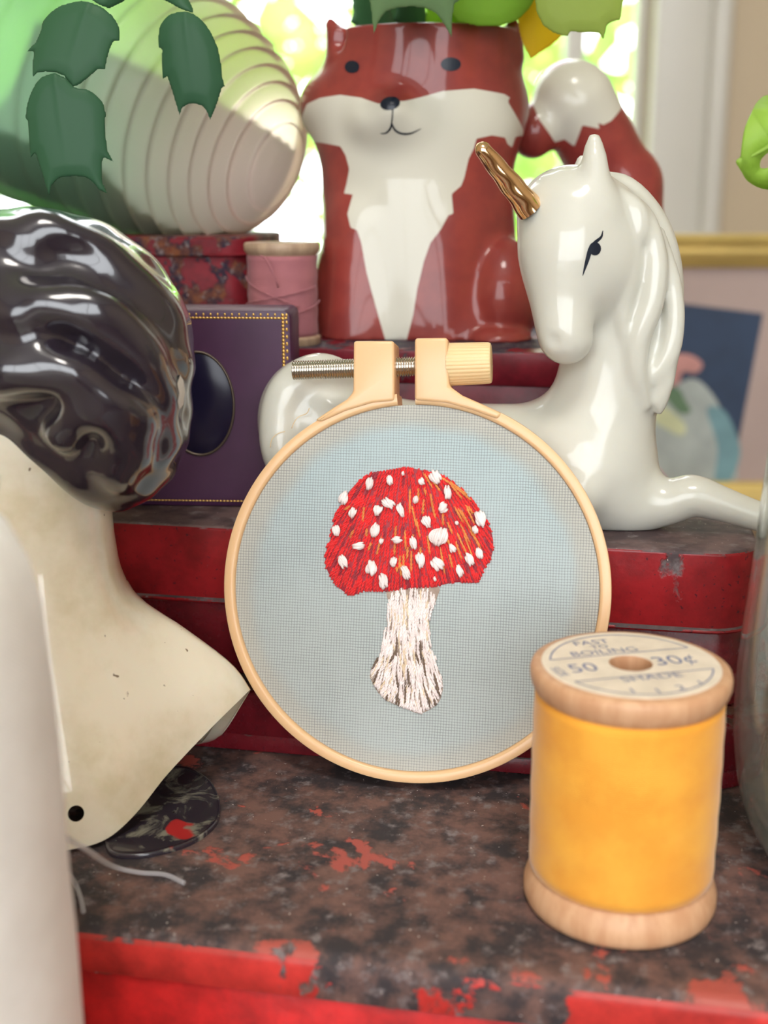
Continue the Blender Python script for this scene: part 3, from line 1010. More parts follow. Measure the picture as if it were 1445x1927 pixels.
SPX, SPY, SPR, SPH = 37.2, 172.7, 15.0, 39.7
sp = thing('thread_spool', 'wooden spool of yellow thread with a printed paper top', 'thread spool', (SPX, SPY, 0))
prof = [(3.2, 0), (13.6, 0), (14.6, 0.5), (15.0, 1.5), (15.0, 3.0), (14.75, 3.8), (14.1, 5.6), (13.3, 6.2), (12.5, 6.4), (11.5, 6.6)]
top = [(11.5, SPH - 5.0), (12.5, SPH - 4.8), (13.6, SPH - 4.6), (14.2, SPH - 4.2), (14.7, SPH - 3.2), (15.0, SPH - 2.2), (15.05, SPH - 1.2), (14.8, SPH - 0.35), (14.2, SPH - 0.02), (3.2, SPH), (3.2, SPH - 9), (3.0, 0)]
V, F = lathe(prof + top, 96)
sharp(mk('wooden_core', V, F, M['spoolwood'], sp), 60)
tp = [(11, 5.9), (13.6, 5.9)]
for k in range(21):
    t = k / 20
    tp.append((14.25 + 0.12 * math.sin(t * math.pi) + 0.05 * math.sin(t * 31), 6.3 + t * (SPH - 4.5 - 6.3)))
tp += [(13.6, SPH - 4.35), (11, SPH - 4.3)]
V, F = lathe(tp, 120)
mk('yellow_thread', V, F, M['yellow'], sp)
V, F = lathe([(3.3, SPH + 0.02), (3.3, SPH + 0.12), (13.3, SPH + 0.12), (13.4, SPH + 0.02)], 80)
label = mk('paper_label', V, F, M['paper'], sp, smooth=False)

def text_geo(s, size, cx, cy, rot=0.0, stretch=1.0):
    cu = bpy.data.curves.new('txt', 'FONT'); cu.body = s; cu.size = size
    cu.align_x = 'CENTER'; cu.align_y = 'CENTER'; cu.resolution_u = 3; cu.fill_mode = 'FRONT'
    o = bpy.data.objects.new('txt', cu); col.objects.link(o)
    dg = bpy.context.evaluated_depsgraph_get()
    me = bpy.data.meshes.new_from_object(o.evaluated_get(dg))
    V = [(v.co.x * stretch, v.co.y) for v in me.vertices]; F = [tuple(p.vertices) for p in me.polygons]
    bpy.data.objects.remove(o); bpy.data.curves.remove(cu); bpy.data.meshes.remove(me)
    c, s_ = math.cos(rot), math.sin(rot)
    return [(cx + x * c - y * s_, cy + x * s_ + y * c) for x, y in V], F
p0, p1 = G(1020, 1245, SPH), G(1275, 1222, SPH)
p2, p3 = G(1075, 1287, SPH), G(1340, 1258, SPH)
TA = math.atan2(p1[1] - p0[1], p1[0] - p0[0])
def tl(p):   # world point -> label coordinates
    dx, dy = p[0] - SPX, p[1] - SPY
    return (dx * math.cos(TA) + dy * math.sin(TA), -dx * math.sin(TA) + dy * math.cos(TA))
pr_ = MB()
def put(g, z=SPH + 0.16):
    V, F = g
    c, s_ = math.cos(TA), math.sin(TA)
    pr_.add([(x * c - y * s_, x * s_ + y * c, z) for x, y in V], F)
def put_text(s, px, py, size, rot=0.0, stretch=1.0):
    x, y = tl(G(px, py, SPH)); put(text_geo(s, size, x, y, rot, stretch))
def put_line(xa, ya, xb, yb, w=0.12):
    d = np.array([xb - xa, yb - ya]); d /= np.linalg.norm(d); n = np.array([-d[1], d[0]]) * w
    put(([(xa + n[0], ya + n[1]), (xa - n[0], ya - n[1]), (xb - n[0], yb - n[1]), (xb + n[0], yb + n[1])], [(0, 1, 2, 3)]))
l1, l2 = tl(0.5 * (p0 + p1))[1], tl(0.5 * (p2 + p3))[1]
for yy in (l1, l2):
    hw = math.sqrt(12.0 ** 2 - yy * yy); put_line(-hw, yy, hw, yy)
for r0, r1, a0, a1 in ((11.9, 12.15, math.asin(l1 / 12), math.pi - math.asin(l1 / 12)), (11.9, 12.15, math.pi - math.asin(l2 / 12), 2 * math.pi + math.asin(l2 / 12))):
    n = 60
    Vv = [(r * math.cos(a0 + (a1 - a0) * k / n), r * math.sin(a0 + (a1 - a0) * k / n)) for r in (r0, r1) for k in range(n + 1)]
    put((Vv, [(k, n + 1 + k, n + 2 + k, k + 1) for k in range(n)]))
put_text('FAST', 1112, 1211, 2.5, stretch=1.1)
put_text('TO', 1128, 1219, 2.0)
put_text('BOILING', 1137, 1228, 2.5, stretch=1.15)
put_text('50', 1097, 1259, 4.6)
put_text('SIZE', 1052, 1266, 2.0, rot=-math.pi / 2 + 0.15)
put_text('30¢', 1268, 1244, 4.8)
put_text('SHADE', 1226, 1276, 2.6, stretch=1.2)
for ch, px, py in (('1', 1190, 1302), ('1', 1238, 1302), ('2', 1281, 1296), ('1', 1318, 1287)):
    put_text(ch, px, py, 2.4, stretch=1.2)
pr_.build('label_print', M['ink'], label, smooth=False)

# pink spool
pc = P(534, 650, 287); PZ = 74.6
psp = thing('thread_spool', 'small wooden spool of pink thread behind the purple leather case', 'thread spool', (pc[0], 287, PZ))
V, F = lathe([(2, 0), (8.5, 0), (8.7, 0.3), (8.7, 1.6), (8.2, 2.0), (7.8, 2.2), (7.5, 20.0), (8.1, 20.6), (8.7, 21.4), (8.75, 22.6), (8.4, 23.1), (2, 23.2), (2, 18)], 64)
sharp(mk('wooden_core', V, F, M['spoolwood2'], psp), 50)
V, F = lathe([(7.4, 1.9)] + [(8.05 + 0.08 * math.sin(k * 1.7), 2.0 + 18.2 * k / 16) for k in range(17)] + [(7.4, 20.4)], 72)
pt = mk('pink_thread', V, F, M['pink'], psp)
mb = MB()
for z0, z1, a0, a1, off in ((9, 13.5, -175, -20, 0.25), (15.5, 9.0, -170, -60, 0.2), (6, 10, -110, 0, 0.25), (8.5, 6.5, -180, -60, 0.2)):
    pts = [((8.2 + off) * math.cos(math.radians(a)), (8.2 + off) * math.sin(math.radians(a)), z0 + (z1 - z0) * t) for t, a in zip(np.linspace(0, 1, 24), np.linspace(a0, a1, 24))]
    mb.add(*tube(pts, 0.17, 6))
pts = spline([P(490, 482, 277.5), P(500, 487, 276.5), P(512, 510, 276), P(520, 530, 276), P(523, 540, 277)], 20) - np.array([pc[0], 287, PZ])
mb.add(*tube(pts, 0.26, 6))
mb.build('loose_thread', M['pink'], pt)

# white cone of thread at the front
cone = thing('thread_cone', 'large cone of white thread standing before the rusted tin', 'thread cone', (-64, 128, TABLE))
pp = [(25, 2), (27.5, 3), (27.4, 10)] + [(27.2 - 1.4 * k / 12 + 0.1 * math.sin(k * 2.1), 10 - TABLE * 0 + 8 * k) for k in range(12)] + [(25.3, 108), (24.2, 113), (22.2, 117.5), (19, 120.5), (14, 122), (8, 122.5)]
V, F = lathe(pp, 96, cap0=True)
mk('wound_thread', V, F, M['whitethread'], cone)
V, F = lathe([(4, 0), (22, 0), (22, 2.2), (12, 2.4), (9, 122), (7.5, 127), (6, 127), (5, 2)], 40)
mk('cardboard_core', V, F, simple('cardboard', (180, 150, 118), 0.8, vary=0.2), cone)
M['wisp'] = leaf_mat('clear_thread', (225, 222, 226), (205, 204, 214), 0.4)
nt = M['wisp'].node_tree; mo = nt.nodes['Material Output']
tr = nd(nt, 'ShaderNodeBsdfTransparent'); mx = nd(nt, 'ShaderNodeMixShader'); mx.inputs[0].default_value = 0.5
src = mo.inputs[0].links[0].from_socket
nt.links.new(src, mx.inputs[1]); nt.links.new(tr.outputs[0], mx.inputs[2]); nt.links.new(mx.outputs[0], mo.inputs[0])
for pts, r in (([P(92, 1470, 150), P(110, 1560, 155), P(165, 1600, 160), G(212, 1630, 3.0), G(262, 1642, 0.8), G(310, 1646, 0.5), G(347, 1662, 0.4)], 0.42),
               ([P(100, 1600, 155), P(118, 1632, 158), G(140, 1660, 2.0), G(152, 1690, 0.6), G(157, 1716, 0.4)], 0.4)):
    V, F = tube(spline(pts, 40), r, 8)
    mk('thread_tail', V, F, M['wisp'], cone, world=True)

# ------------------------------------------------------------------ purple leather case
bx0, bx1 = P(207, 760, 250)[0], P(551, 760, 250)[0]
bz1 = P(380, 583, 250)[2]; bz0 = 44.5
case = thing('leather_case', 'purple leather case with gold tooled edges and dark oval', 'case', ((bx0 + bx1) / 2, 250, bz0), math.radians(-3))
M['leather'] = simple('purple_leather', (70, 34, 66), 0.42, vary=0.25, scale=60, bmp=0.15)
M['gold'] = simple('gold_leaf', (214, 172, 98), 0.35, metal=0.9)
M['darkglass'] = simple('dark_oval_glass', (26, 22, 44), 0.2, spec=0.3)
W2, Hh = (bx1 - bx0) / 2, bz1 - bz0
def upright(prof, x0, x1, z0, z1, r, n=8):
    """rounded slab standing up: prof (inset, y)"""
    V, F = rr_solid((x0, x1, z0, z1), r, prof)
    return [(x, -y, z) for x, z, y in V], F
V, F = upright([(0.6, -13.5), (0, -13), (0, -0.7), (0.25, -0.2), (0.8, 0.0), (2.2, 0.0)], -W2, W2, 0, Hh, 1.6)
sharp(mk('case_body', V, F, M['leather'], case), 40)
gt = MB()
def bead(x, z, rx, rz_, y=-0.05):
    rx, rz_ = rx * 1.25, rz_ * 1.25
    V, F = [], []
    for i, (s, d) in enumerate(((1, 0), (0.75, 0.6), (0.3, 0.9))):
        for k in range(8):
            a = 2 * math.pi * k / 8
            V.append((x + rx * s * math.cos(a), y - d * min(rx, rz_) * 0.7, z + rz_ * s * math.sin(a)))
    for i in range(2):
        for k in range(8): F.append((i * 8 + k, i * 8 + (k + 1) % 8, (i + 1) * 8 + (k + 1) % 8, (i + 1) * 8 + k))
    F.append(tuple(range(16, 24)))
    gt.add(V, F)
ins = 1.0
nz_ = int((Hh - 2 * ins) / 0.72); nx_ = int((2 * W2 - 2 * ins) / 0.72)
for k in range(nz_ + 1):
    z = ins + (Hh - 2 * ins) * k / nz_
    bead(W2 - ins - 0.6, z, 0.3, 0.3); bead(-W2 + ins + 0.6, z, 0.3, 0.3)
    if k % 2 == 0:
        bead(W2 - ins + 0.15, z, 0.22, 0.33); bead(-W2 + ins - 0.15, z, 0.22, 0.33)
for k in range(nx_ + 1):
    x = -W2 + ins + (2 * W2 - 2 * ins) * k / nx_
    bead(x, Hh - ins - 0.6, 0.32, 0.2); bead(x, ins + 0.3, 0.3, 0.14)
    if k % 2 == 0: bead(x, Hh - ins + 0.1, 0.2, 0.26)
o = gt.build('gold_tooling', M['gold'], case); o['kind'] = 'stuff'
oc = P(374, 760, 250); ox, oz = oc[0] - (bx0 + bx1) / 2, oc[2] - bz0
ks = SC(374, 760, 250)
def oval(rx, rz_, prof, n=64):
    V, F = [], []
    for s, y in prof:
        for k in range(n):
            a = 2 * math.pi * k / n
            V.append((ox + (rx + s) * math.cos(a), y, oz + (rz_ + s) * math.sin(a)))
    for i in range(len(prof) - 1):
        for k in range(n): F.append((i * n + k, i * n + (k + 1) % n, (i + 1) * n + (k + 1) % n, (i + 1) * n + k))
    return V, F
V, F = oval(66 * ks, 97 * ks, [(0.35, -0.02), (0.35, -0.3), (0.1, -0.45), (-0.15, -0.3), (-0.2, -0.02)])
mk('oval_rim', V, F, simple('dull_brass', (96, 84, 74), 0.4, metal=0.7), case)
V, F = oval(66 * ks, 97 * ks, [(-0.15, -0.05), (-1.0, -0.35), (-2.5, -0.7), (-4.5, -0.95), (-6.4, -1.0)])
F.append(tuple(range(4 * 64, 5 * 64)))
mk('oval_glass', V, F, M['darkglass'], case)

# ------------------------------------------------------------------ porcelain unicorn
def glaze(name, rgb, rough=0.08, sss=0.25, vary=0.03):
    m = simple(name, rgb, 0.35, coat=0.65, sss=sss, vary=vary, scale=90, spec=0.3)
    m.node_tree.nodes['Principled BSDF'].inputs['Coat Roughness'].default_value = rough
    return m
M['porcelain'] = glaze('white_porcelain', (203, 201, 190))
M['navy'] = simple('navy_glaze', (18, 26, 40), 0.3, spec=0.35)
M['goldglaze'] = simple('gold_lustre', (244, 204, 158), 0.12, metal=1.0)
uo = (36.0, 240.0, 44.5)
uni = thing('unicorn_figurine', 'white porcelain unicorn with a gold horn lying on the flat tin', 'figurine', uo)
U = SDF((-38, 214, 43.5), (108, 272, 124), 0.6)
ch = U.chain
# body, from rump to chest
ch([(612, 815, 250, 98), (760, 850, 247, 98), (930, 868, 243, 108), (1080, 872, 240, 112), (1120, 885, 239, 100)], 5)
ch([(1090, 900, 238, 92), (1170, 935, 237, 62)], 6)
U.add(U.ell(P(590, 790, 249), (11.5, 11.5, 13.0)), 4)
# neck and head
ch([(1108, 850, 239, 112), (1135, 760, 239, 100), (1155, 660, 239, 96), (1155, 560, 239, 98), (1140, 450, 238, 96)], 6)
ch([(1085, 425, 234, 103), (1070, 470, 232, 96), (1062, 560, 229, 66), (1062, 625, 227, 52), (1066, 636, 227, 50)], 4)
U.add(U.ell(P(1122, 500, 233), (7.6, 8.0, 8.8)), 4)
U.add(U.ell(P(1070, 395, 235), (9.2, 8.5, 7.6)), 3)
# ears
ch([(1128, 392, 229, 33), (1121, 350, 229, 29), (1119, 310, 229.5, 25), (1118, 285, 230, 20), (1118, 264, 230, 13)], 2.0)
ch([(1095, 360, 246, 26), (1092, 330, 247, 18), (1094, 300, 247, 9)], 2.0)
# mane locks
for lock in ([(1120, 345, 240, 24), (1175, 362, 239, 30), (1222, 425, 239, 36), (1243, 505, 239, 40), (1244, 590, 239, 40), (1236, 670, 239, 34), (1234, 725, 238, 24), (1240, 765, 238, 9)],
             [(1140, 372, 232, 16), (1172, 378, 230.5, 20), (1198, 402, 229.5, 21), (1203, 440, 229, 17), (1192, 462, 229, 9)],
             [(1165, 362, 233, 14), (1212, 410, 231, 20), (1232, 490, 230, 24), (1224, 570, 229.5, 25), (1200, 640, 229.5, 24), (1196, 700, 230, 22), (1214, 760, 231, 12)],
             [(1238, 440, 233, 14), (1262, 530, 232, 19), (1268, 610, 231.5, 20), (1250, 680, 231.5, 22), (1205, 722, 232, 18), (1172, 730, 232, 7)],
             [(1258, 650, 233, 12), (1252, 700, 232, 20), (1242, 745, 232, 18), (1240, 772, 232, 9)],
             [(1195, 455, 229.5, 12), (1184, 530, 228.6, 15), (1172, 600, 229, 13), (1178, 660, 230, 8)]):
    ch(lock, 1.0)
# stretched foreleg and folded foreleg
ch([(1150, 930, 236, 66), (1205, 950, 234, 50), (1262, 944, 232, 42), (1302, 933, 231, 40), (1350, 946, 230, 34), (1410, 966, 229, 29), (1470, 985, 228, 27), (1520, 1000, 227, 30), (1548, 1008, 227, 33)], 3.5, 3)
ch([(1080, 930, 229, 50), (1010, 955, 228, 40), (960, 965, 229, 36), (1010, 978, 228, 30)], 3)
ch([(680, 880, 243, 70), (740, 930, 239, 46), (660, 945, 238, 38)], 3)
# tail curling round the rump
ch([(660, 720, 247, 34), (600, 702, 244, 38), (545, 735, 242, 40), (527, 800, 241, 40), (540, 870, 240, 40), (590, 930, 240, 34), (650, 950, 240, 20)], 1.2, 3)
ch([(690, 770, 243, 36), (630, 790, 241, 36), (610, 850, 240, 34)], 2.0, 3)
# eye socket hint, nostril, mouth
U.cut(U.ell(P(1040, 642, 222.3), (0.9, 0.8, 0.6)), 1.6)
# flat base resting on the tin
U.d = np.maximum(U.d, np.where(U.X < 71, 44.45 - U.Z, -1e3).astype(np.float32))
UV, UF = U.mesh(4)
del U
mk('unicorn_body', UV, UF, M['porcelain'], uni, world=True)
ubvh = BVHTree.FromPolygons(UV.tolist(), UF.tolist())
th = np.linspace(0, 2 * math.pi, 20, endpoint=False)
V, F = stamp(ubvh, [(1119 + 11.5 * math.cos(a), 468 + 12.5 * math.sin(a)) for a in th], 0.10)
mk('pupil', V, F, M['navy'], uni, world=True)
V, F = stamp_stroke(ubvh, [(1134, 434, 0.6), (1131, 446, 2.2), (1120, 456, 3.4), (1111, 468, 4.2), (1106, 485, 4), (1101, 502, 2.6), (1096, 519, 0.5)], 0.07)
mk('eyelid_line', V, F, M['navy'], uni, world=True)
ha, hb = P(990, 383, 229), P(899, 270, 226)
n = 60; seg = 20; V, F = [], []
ax = hb - ha; L = np.linalg.norm(ax); ax /= L
e1 = np.cross(ax, [0, 1.0, 0]); e1 /= np.linalg.norm(e1); e2 = np.cross(ax, e1)
for i in range(n + 1):
    t = i / n
    r = 2.55 * (1 - 0.47 * t) * (1.0 if t < 0.9 else math.sqrt(max(0.02, 1 - ((t - 0.9) / 0.1) ** 2)))
    for k in range(seg):
        a = 2 * math.pi * k / seg
        rr = r * (1 + 0.035 * math.sin(2 * a + t * 20))
        V.append(ha - ax * 1.5 + ax * (L + 1.5) * t + rr * (math.cos(a) * e1 + math.sin(a) * e2))
for i in range(n):
    for k in range(seg): F.append((i * seg + k, i * seg + (k + 1) % seg, (i + 1) * seg + (k + 1) % seg, (i + 1) * seg + k))
F.append(tuple(range(n * seg, (n + 1) * seg)))
hornobj = mk('horn', V, F, M['goldglaze'], uni, world=True); hornobj['label'] = 'shiny gold horn'

# ------------------------------------------------------------------ fox planter
FY, FZ0 = 317.0, 74.6
fc = P(790, 640, FY)
fox = thing('fox_planter', 'glossy russet and white ceramic fox planter on the tall tin', 'planter', (fc[0], FY, FZ0))
S = SDF((-24, 284, 73.5), (80, 348, 156), 0.6)
def PF(px, py, y=312.0): return P(px, py, y)
fs = SC(785, 350, 314)
YS = 185 / 150.0
S.add(S.cone(PF(783, 310), PF(795, 600), 176 * fs, 188 * fs, YS, FY))
S.add(S.ell(PF(779, 205, FY), (214 * fs, 23.0, 118 * fs)), 5)
S.add(S.cone(PF(792, 230), PF(802, 60), 182 * fs, 172 * fs, YS, FY), 4)
S.add(S.ell(PF(737, 226, 297), (66 * fs, 7.5, 42 * fs)), 5)
S.add(S.ell(PF(737, 205, 292.5), (22 * fs, 4.5, 20 * fs)), 4)
for x, y0, y1 in ((668, 430, 640), (838, 430, 640)):
    S.add(S.cone(PF(x + 8, y0, 303), PF(x, y1, 300.5), 58 * fs, 66 * fs), 5)
S.add(S.ell(PF(942, 560, 302), (70 * fs, 12.0, 112 * fs)), 1.6)
S.add(S.cone(PF(905, 470, 300), PF(885, 640, 296), 3.0, 4.6), 2.5)
S.add(S.ell(PF(935, 640, 296), (64 * fs, 9.0, 34 * fs)), 1.2)
S.add(S.ell(PF(628, 580, 312), (40 * fs, 12.0, 110 * fs)), 4)
# flat rim, hollow inside
zr = P(790, 48, 300)[2]
S.d = np.maximum(S.d, S.Z - zr)
cx_ = PF(797, 60)[0]
hol = np.sqrt((S.X - cx_) ** 2 + ((S.Y - FY) * 1.22) ** 2) - 146 * fs
hol = np.maximum(hol, 100 - S.Z)
S.cut(hol, 1.5)
for ex, tx in ((648, 622), (952, 966)):
    S.add(S.cone(PF(ex, 100, 309), PF(tx, 44, 309), 32 * fs, 9 * fs), 2.5)
for cx0, cy0 in ((640, 70),):
    S.cut(S.ell(PF(cx0, cy0, 304), (2.2, 2.0, 2.8)), 1.5)
dd = None
for p, q in zip([(985, 610, 334, 60), (1110, 560, 338, 70), (1175, 450, 338, 70), (1172, 350, 338, 66), (1120, 265, 336, 64), (1080, 195, 334, 68)],
                [(1110, 560, 338, 70), (1175, 450, 338, 70), (1172, 350, 338, 66), (1120, 265, 336, 64), (1080, 195, 334, 68), (1074, 188, 334, 66)]):
    e = S.cone(P(*p[:3]), P(*q[:3]), p[3] * SC(*p[:3]), q[3] * SC(*q[:3]))
    if dd is None: dd = e
    else:
        h = np.maximum(5 - np.abs(dd - e), 0) / 5; dd = np.minimum(dd, e) - h * h * 1.25
S.add(dd, 1.5)
S.add(S.ell(P(1003, 250, 331), (6.0, 6, 6.5)), 4)
S.d = np.maximum(S.d, FZ0 - S.Z)
FV, FF = S.mesh(4)
del S, dd, hol
m, nt, bs = new_mat('fox_glaze')
at = nd(nt, 'ShaderNodeAttribute', attribute_name='white_mask')
f = ramp(nt, at.outputs['Fac'], -0.12, 0.12)
nz = noise(nt, 120, 3)
rc = mixc(nt, ramp(nt, nz, 0.3, 0.7), lin(142, 58, 50), lin(126, 50, 46))
nt.links.new(mixc(nt, f, lin(200, 196, 182), rc), bs.inputs['Base Color'])
bs.inputs['Roughness'].default_value = 0.4; bs.inputs['Coat Weight'].default_value = 0.5; bs.inputs['Coat Roughness'].default_value = 0.06; bs.inputs['Specular IOR Level'].default_value = 0.2
fb = mk('fox_body', FV, FF, m, fox, world=True)
BIB = [(560, 215), (572, 190), (600, 181), (640, 178), (680, 186), (712, 200), (760, 195), (800, 184), (830, 175), (890, 169), (950, 176), (962, 182), (957, 190), (968, 205), (985, 228), (1000, 250), (975, 255), (968, 276), (958, 270), (952, 258), (925, 255), (895, 262), (890, 280), (880, 300), (872, 335), (866, 350), (848, 365), (851, 402), (842, 404), (828, 430), (808, 456), (796, 490), (784, 540), (776, 590), (766, 628), (758, 660), (732, 660), (722, 625), (706, 570), (690, 510), (680, 455), (672, 432), (660, 428), (654, 402), (664, 366), (647, 364), (652, 345), (657, 318), (650, 292), (640, 275), (610, 268), (582, 262), (560, 245)]
TIP = [(1003, 165), (1030, 135), (1080, 110), (1130, 110), (1175, 150), (1175, 200), (1148, 228), (1132, 236), (1120, 232), (1126, 244), (1092, 237), (1080, 276), (1062, 262), (1044, 268), (1030, 250), (1012, 226), (1003, 196)]
def xz(poly, y): return np.array([P(a, b_, y)[[0, 2]] for a, b_ in poly])
sd = poly_sd(FV[:, [0, 2]], xz(BIB, 298))
sd = np.where(FV[:, 1] > FY + 3, 5.0, sd)
sd = np.where((FV[:, 1] > FY) & (sd < 0), np.maximum(sd, FV[:, 1] - FY - 2), sd)
xb = PF(1003, 200)[0]
sd = np.where(FV[:, 0] > xb, poly_sd(FV[:, [0, 2]], xz(TIP, 328)), sd)
fb.data.attributes.new('white_mask', 'FLOAT', 'POINT').data.foreach_set('value', np.ascontiguousarray(sd, dtype=np.float32))
fbvh = BVHTree.FromPolygons(FV.tolist(), FF.tolist())
for ex, ey, rx, ry in ((663, 126, 14, 12), (848, 121, 19, 13)):
    V, F = stamp(fbvh, [(ex + rx * math.cos(a), ey + ry * math.sin(a)) for a in th], 0.15)
    mk('eye', V, F, M['navy'], fox, world=True)
V, F = stamp(fbvh, [(734 + 18 * math.cos(a), 195 + 12 * math.sin(a) - 2 * math.cos(a)) for a in th], 0.18)
mk('nose', V, F, M['navy'], fox, world=True)
mb = MB()
for st_ in ([(739, 205, 1.2), (738, 222, 1.2), (736, 236, 1.3)], [(716, 251, 0.6), (726, 250, 1.5), (734, 242, 1.8), (737, 232, 1.2)], [(737, 232, 1.2), (743, 244, 1.8), (755, 251, 2.0), (772, 251, 1.8), (792, 242, 0.5)]):
    mb.add(*stamp_stroke(fbvh, st_, 0.1))
mb.build('mouth', M['navy'], fox, world=True)
V, F = lathe([(0.05, 0.6), (8, 0.8), (14, 0.3), (18.2, 0)], 40, c=(cx_ - fc[0], 0, zr - FZ0 - 8))
V = [(x, y * 0.82, z) for x, y, z in V]
mk('soil', V, F, simple('potting_soil', (60, 46, 38), 0.95, vary=0.5, scale=400, bmp=0.8), fox)

# ------------------------------------------------------------------ ceramic bust
BX, BY = -63.0, 212.0
bust = thing('ceramic_bust', 'glazed cream lady bust with black hair beside the hoop', 'bust', (BX, BY, 0))
m, nt, bs = new_mat('cream_glaze')
n1 = noise(nt, 60, 5, 0.6); n2 = noise(nt, 420, 2)
c = mixc(nt, ramp(nt, n1, 0.4, 0.75), lin(230, 218, 196), lin(204, 190, 156))
c = mixc(nt, ramp(nt, n2, 0.725, 0.765), c, lin(120, 98, 76))
nt.links.new(c, bs.inputs['Base Color'])
bs.inputs['Roughness'].default_value = 0.3; bs.inputs['Coat Weight'].default_value = 1.0; bs.inputs['Coat Roughness'].default_value = 0.06
bs.inputs['Subsurface Weight'].default_value = 0.15; bs.inputs['Subsurface Scale'].default_value = 0.003
M['creamglaze'] = m
RIM = [(-72, 27.5, 0.4), (-57, 28.0, 0.6), (-43, 27.2, 3.5), (-30, 27.3, 7.5), (-17, 29.0, 10.5), (-6, 32.5, 14.0), (3, 38.6, 18.6), (10, 37.5, 15.5), (19, 34, 6.0), (28, 32.5, 0.6), (45, 30, 0.0), (75, 28, 0.0), (108, 27, 0.0)]
RIM = RIM + [(216 - a, d, z) for a, d, z in RIM[-2:0:-1]]
ra_ = np.array([r[0] for r in RIM] + [288.0]); rd_ = np.array([r[1] for r in RIM] + [27.5]); rz_a = np.array([r[2] for r in RIM] + [0.4])
NP, NT = 180, 40
_dg = np.arange(720) / 2 - 72
ker = np.exp(-0.5 * (np.arange(-20, 21) / 8.0) ** 2); ker /= ker.sum()
def circ_smooth(a): return np.convolve(np.concatenate([a[-20:], a, a[:20]]), ker, 'valid')
RS, ZS = circ_smooth(np.interp(_dg, ra_, rd_)), circ_smooth(np.interp(_dg, ra_, rz_a))
def bust_pt(phi, t, inner):
    deg = ((math.degrees(phi) + 72) % 360) - 72
    R, zr0 = RS[int(round((deg + 72) * 2)) % 720], ZS[int(round((deg + 72) * 2)) % 720]
    ctrl = [(13.2, 84), (13.6, 70), (14.0, 58), (14.3, 47), (16.4, 38), (16.4 + (R - 16.4) * 0.45, 38 + (zr0 - 38) * 0.36), (16.4 + (R - 16.4) * 0.84, 38 + (zr0 - 38) * 0.7), (R, zr0 + 1.3), (R + 0.05, zr0 + 0.7), (R - 0.35, zr0 + 0.15), (R - 1.1, zr0)]
    return ctrl
V, F = [], []
for inner in (0, 1):
    for k in range(NP):
        phi = 2 * math.pi * k / NP
        s = spline(bust_pt(phi, 0, inner), NT)
        if inner: s = s - np.array([2.3, 0]) * np.linspace(1, 1, NT)[:, None]
        for r, z in s: V.append((r * math.cos(phi), r * math.sin(phi), z))
for inner in (0, 1):
    o_ = inner * NP * NT
    for k in range(NP):
        for i in range(NT - 1):
            q = (o_ + k * NT + i, o_ + k * NT + i + 1, o_ + ((k + 1) % NP) * NT + i + 1, o_ + ((k + 1) % NP) * NT + i)
            F.append(q if not inner else q[::-1])
for k in range(NP):
    k2 = (k + 1) % NP
    F.append((k * NT + NT - 1, NP * NT + k * NT + NT - 1, NP * NT + k2 * NT + NT - 1, k2 * NT + NT - 1))
    F.append((k2 * NT, NP * NT + k2 * NT, NP * NT + k * NT, k * NT))
# rounded lip
sh = mk('shoulders', V, F, M['creamglaze'], bust)
hp_ = P(143, 1531, 188); hd = ray(143, 1531); hd /= np.linalg.norm(hd)
pts = [hp_ - hd * 8 + np.array([0, 0, 0]), hp_ + hd * 9]
cv, cf = tube(pts, 1.35, 20)
cut = mk('cut', [np.array(v) for v in cv], cf, None, None)
cut.matrix_world = Matrix.Identity(4)
bm = bmesh.new(); bm.from_mesh(cut.data); bmesh.ops.recalc_face_normals(bm, faces=bm.faces[:]); bm.to_mesh(cut.data); bm.free()
bm = bmesh.new(); bm.from_mesh(sh.data); bmesh.ops.recalc_face_normals(bm, faces=bm.faces[:]); bm.to_mesh(sh.data); bm.free()
md = sh.modifiers.new('hole', 'BOOLEAN'); md.object = cut; md.operation = 'DIFFERENCE'; md.solver = 'EXACT'
bpy.context.view_layer.update()
dg = bpy.context.evaluated_depsgraph_get()
me = bpy.data.meshes.new_from_object(sh.evaluated_get(dg))
sh.modifiers.clear(); old = sh.data; sh.data = me; me.name = 'shoulders'
bpy.data.meshes.remove(old); bpy.data.objects.remove(cut)
sh.data.shade_smooth(); sharp(sh, 55)
# hair
H = SDF((-112, 180, 50), (-28, 242, 114), 0.7)
H.add(H.ell(P(60, 612, 212), (25.5, 22.5, 19.8)))
H.add(H.ell(P(205, 790, 210), (14.0, 15.0, 15.5)), 7)
H.add(H.ell(P(235, 660, 210), (10.6, 14.0, 12.5)), 6)
H.chain([(40, 765, 204, 62), (140, 815, 203, 62), (205, 880, 205, 48), (230, 935, 207, 18)], 4)
for lk in ([(-60, 480, 200, 50), (80, 450, 199, 50), (190, 490, 201, 46), (270, 570, 204, 42), (312, 660, 207, 32)],
           [(40, 580, 191.5, 44), (150, 580, 191, 44), (245, 640, 194, 42), (292, 730, 199, 38), (300, 830, 203, 30)],
           [(-10, 700, 190, 46), (100, 695, 189.5, 44), (180, 735, 190.5, 42), (222, 810, 193, 36), (212, 885, 197, 26)],
           [(120, 810, 192.5, 34), (165, 775, 191, 30), (212, 755, 191, 27), (255, 785, 194, 26), (258, 845, 196, 24), (225, 900, 199, 16)]):
    H.chain(lk, 3.6)
H.d = H.d + (0.22 * np.sin(0.28 * H.X + 0.36 * H.Z + 1.0) * np.sin(0.22 * H.Z - 0.3 * H.Y)).astype(np.float32)
H.d = H.d + (0.3 * np.sin(0.62 * H.X + 0.3 * H.Z) * np.sin(0.55 * H.Z + 0.25 * H.Y + 0.7)).astype(np.float32)
H.cut(H.ell(P(150, 480, 193.5), (5.0, 3, 2.0)), 4)
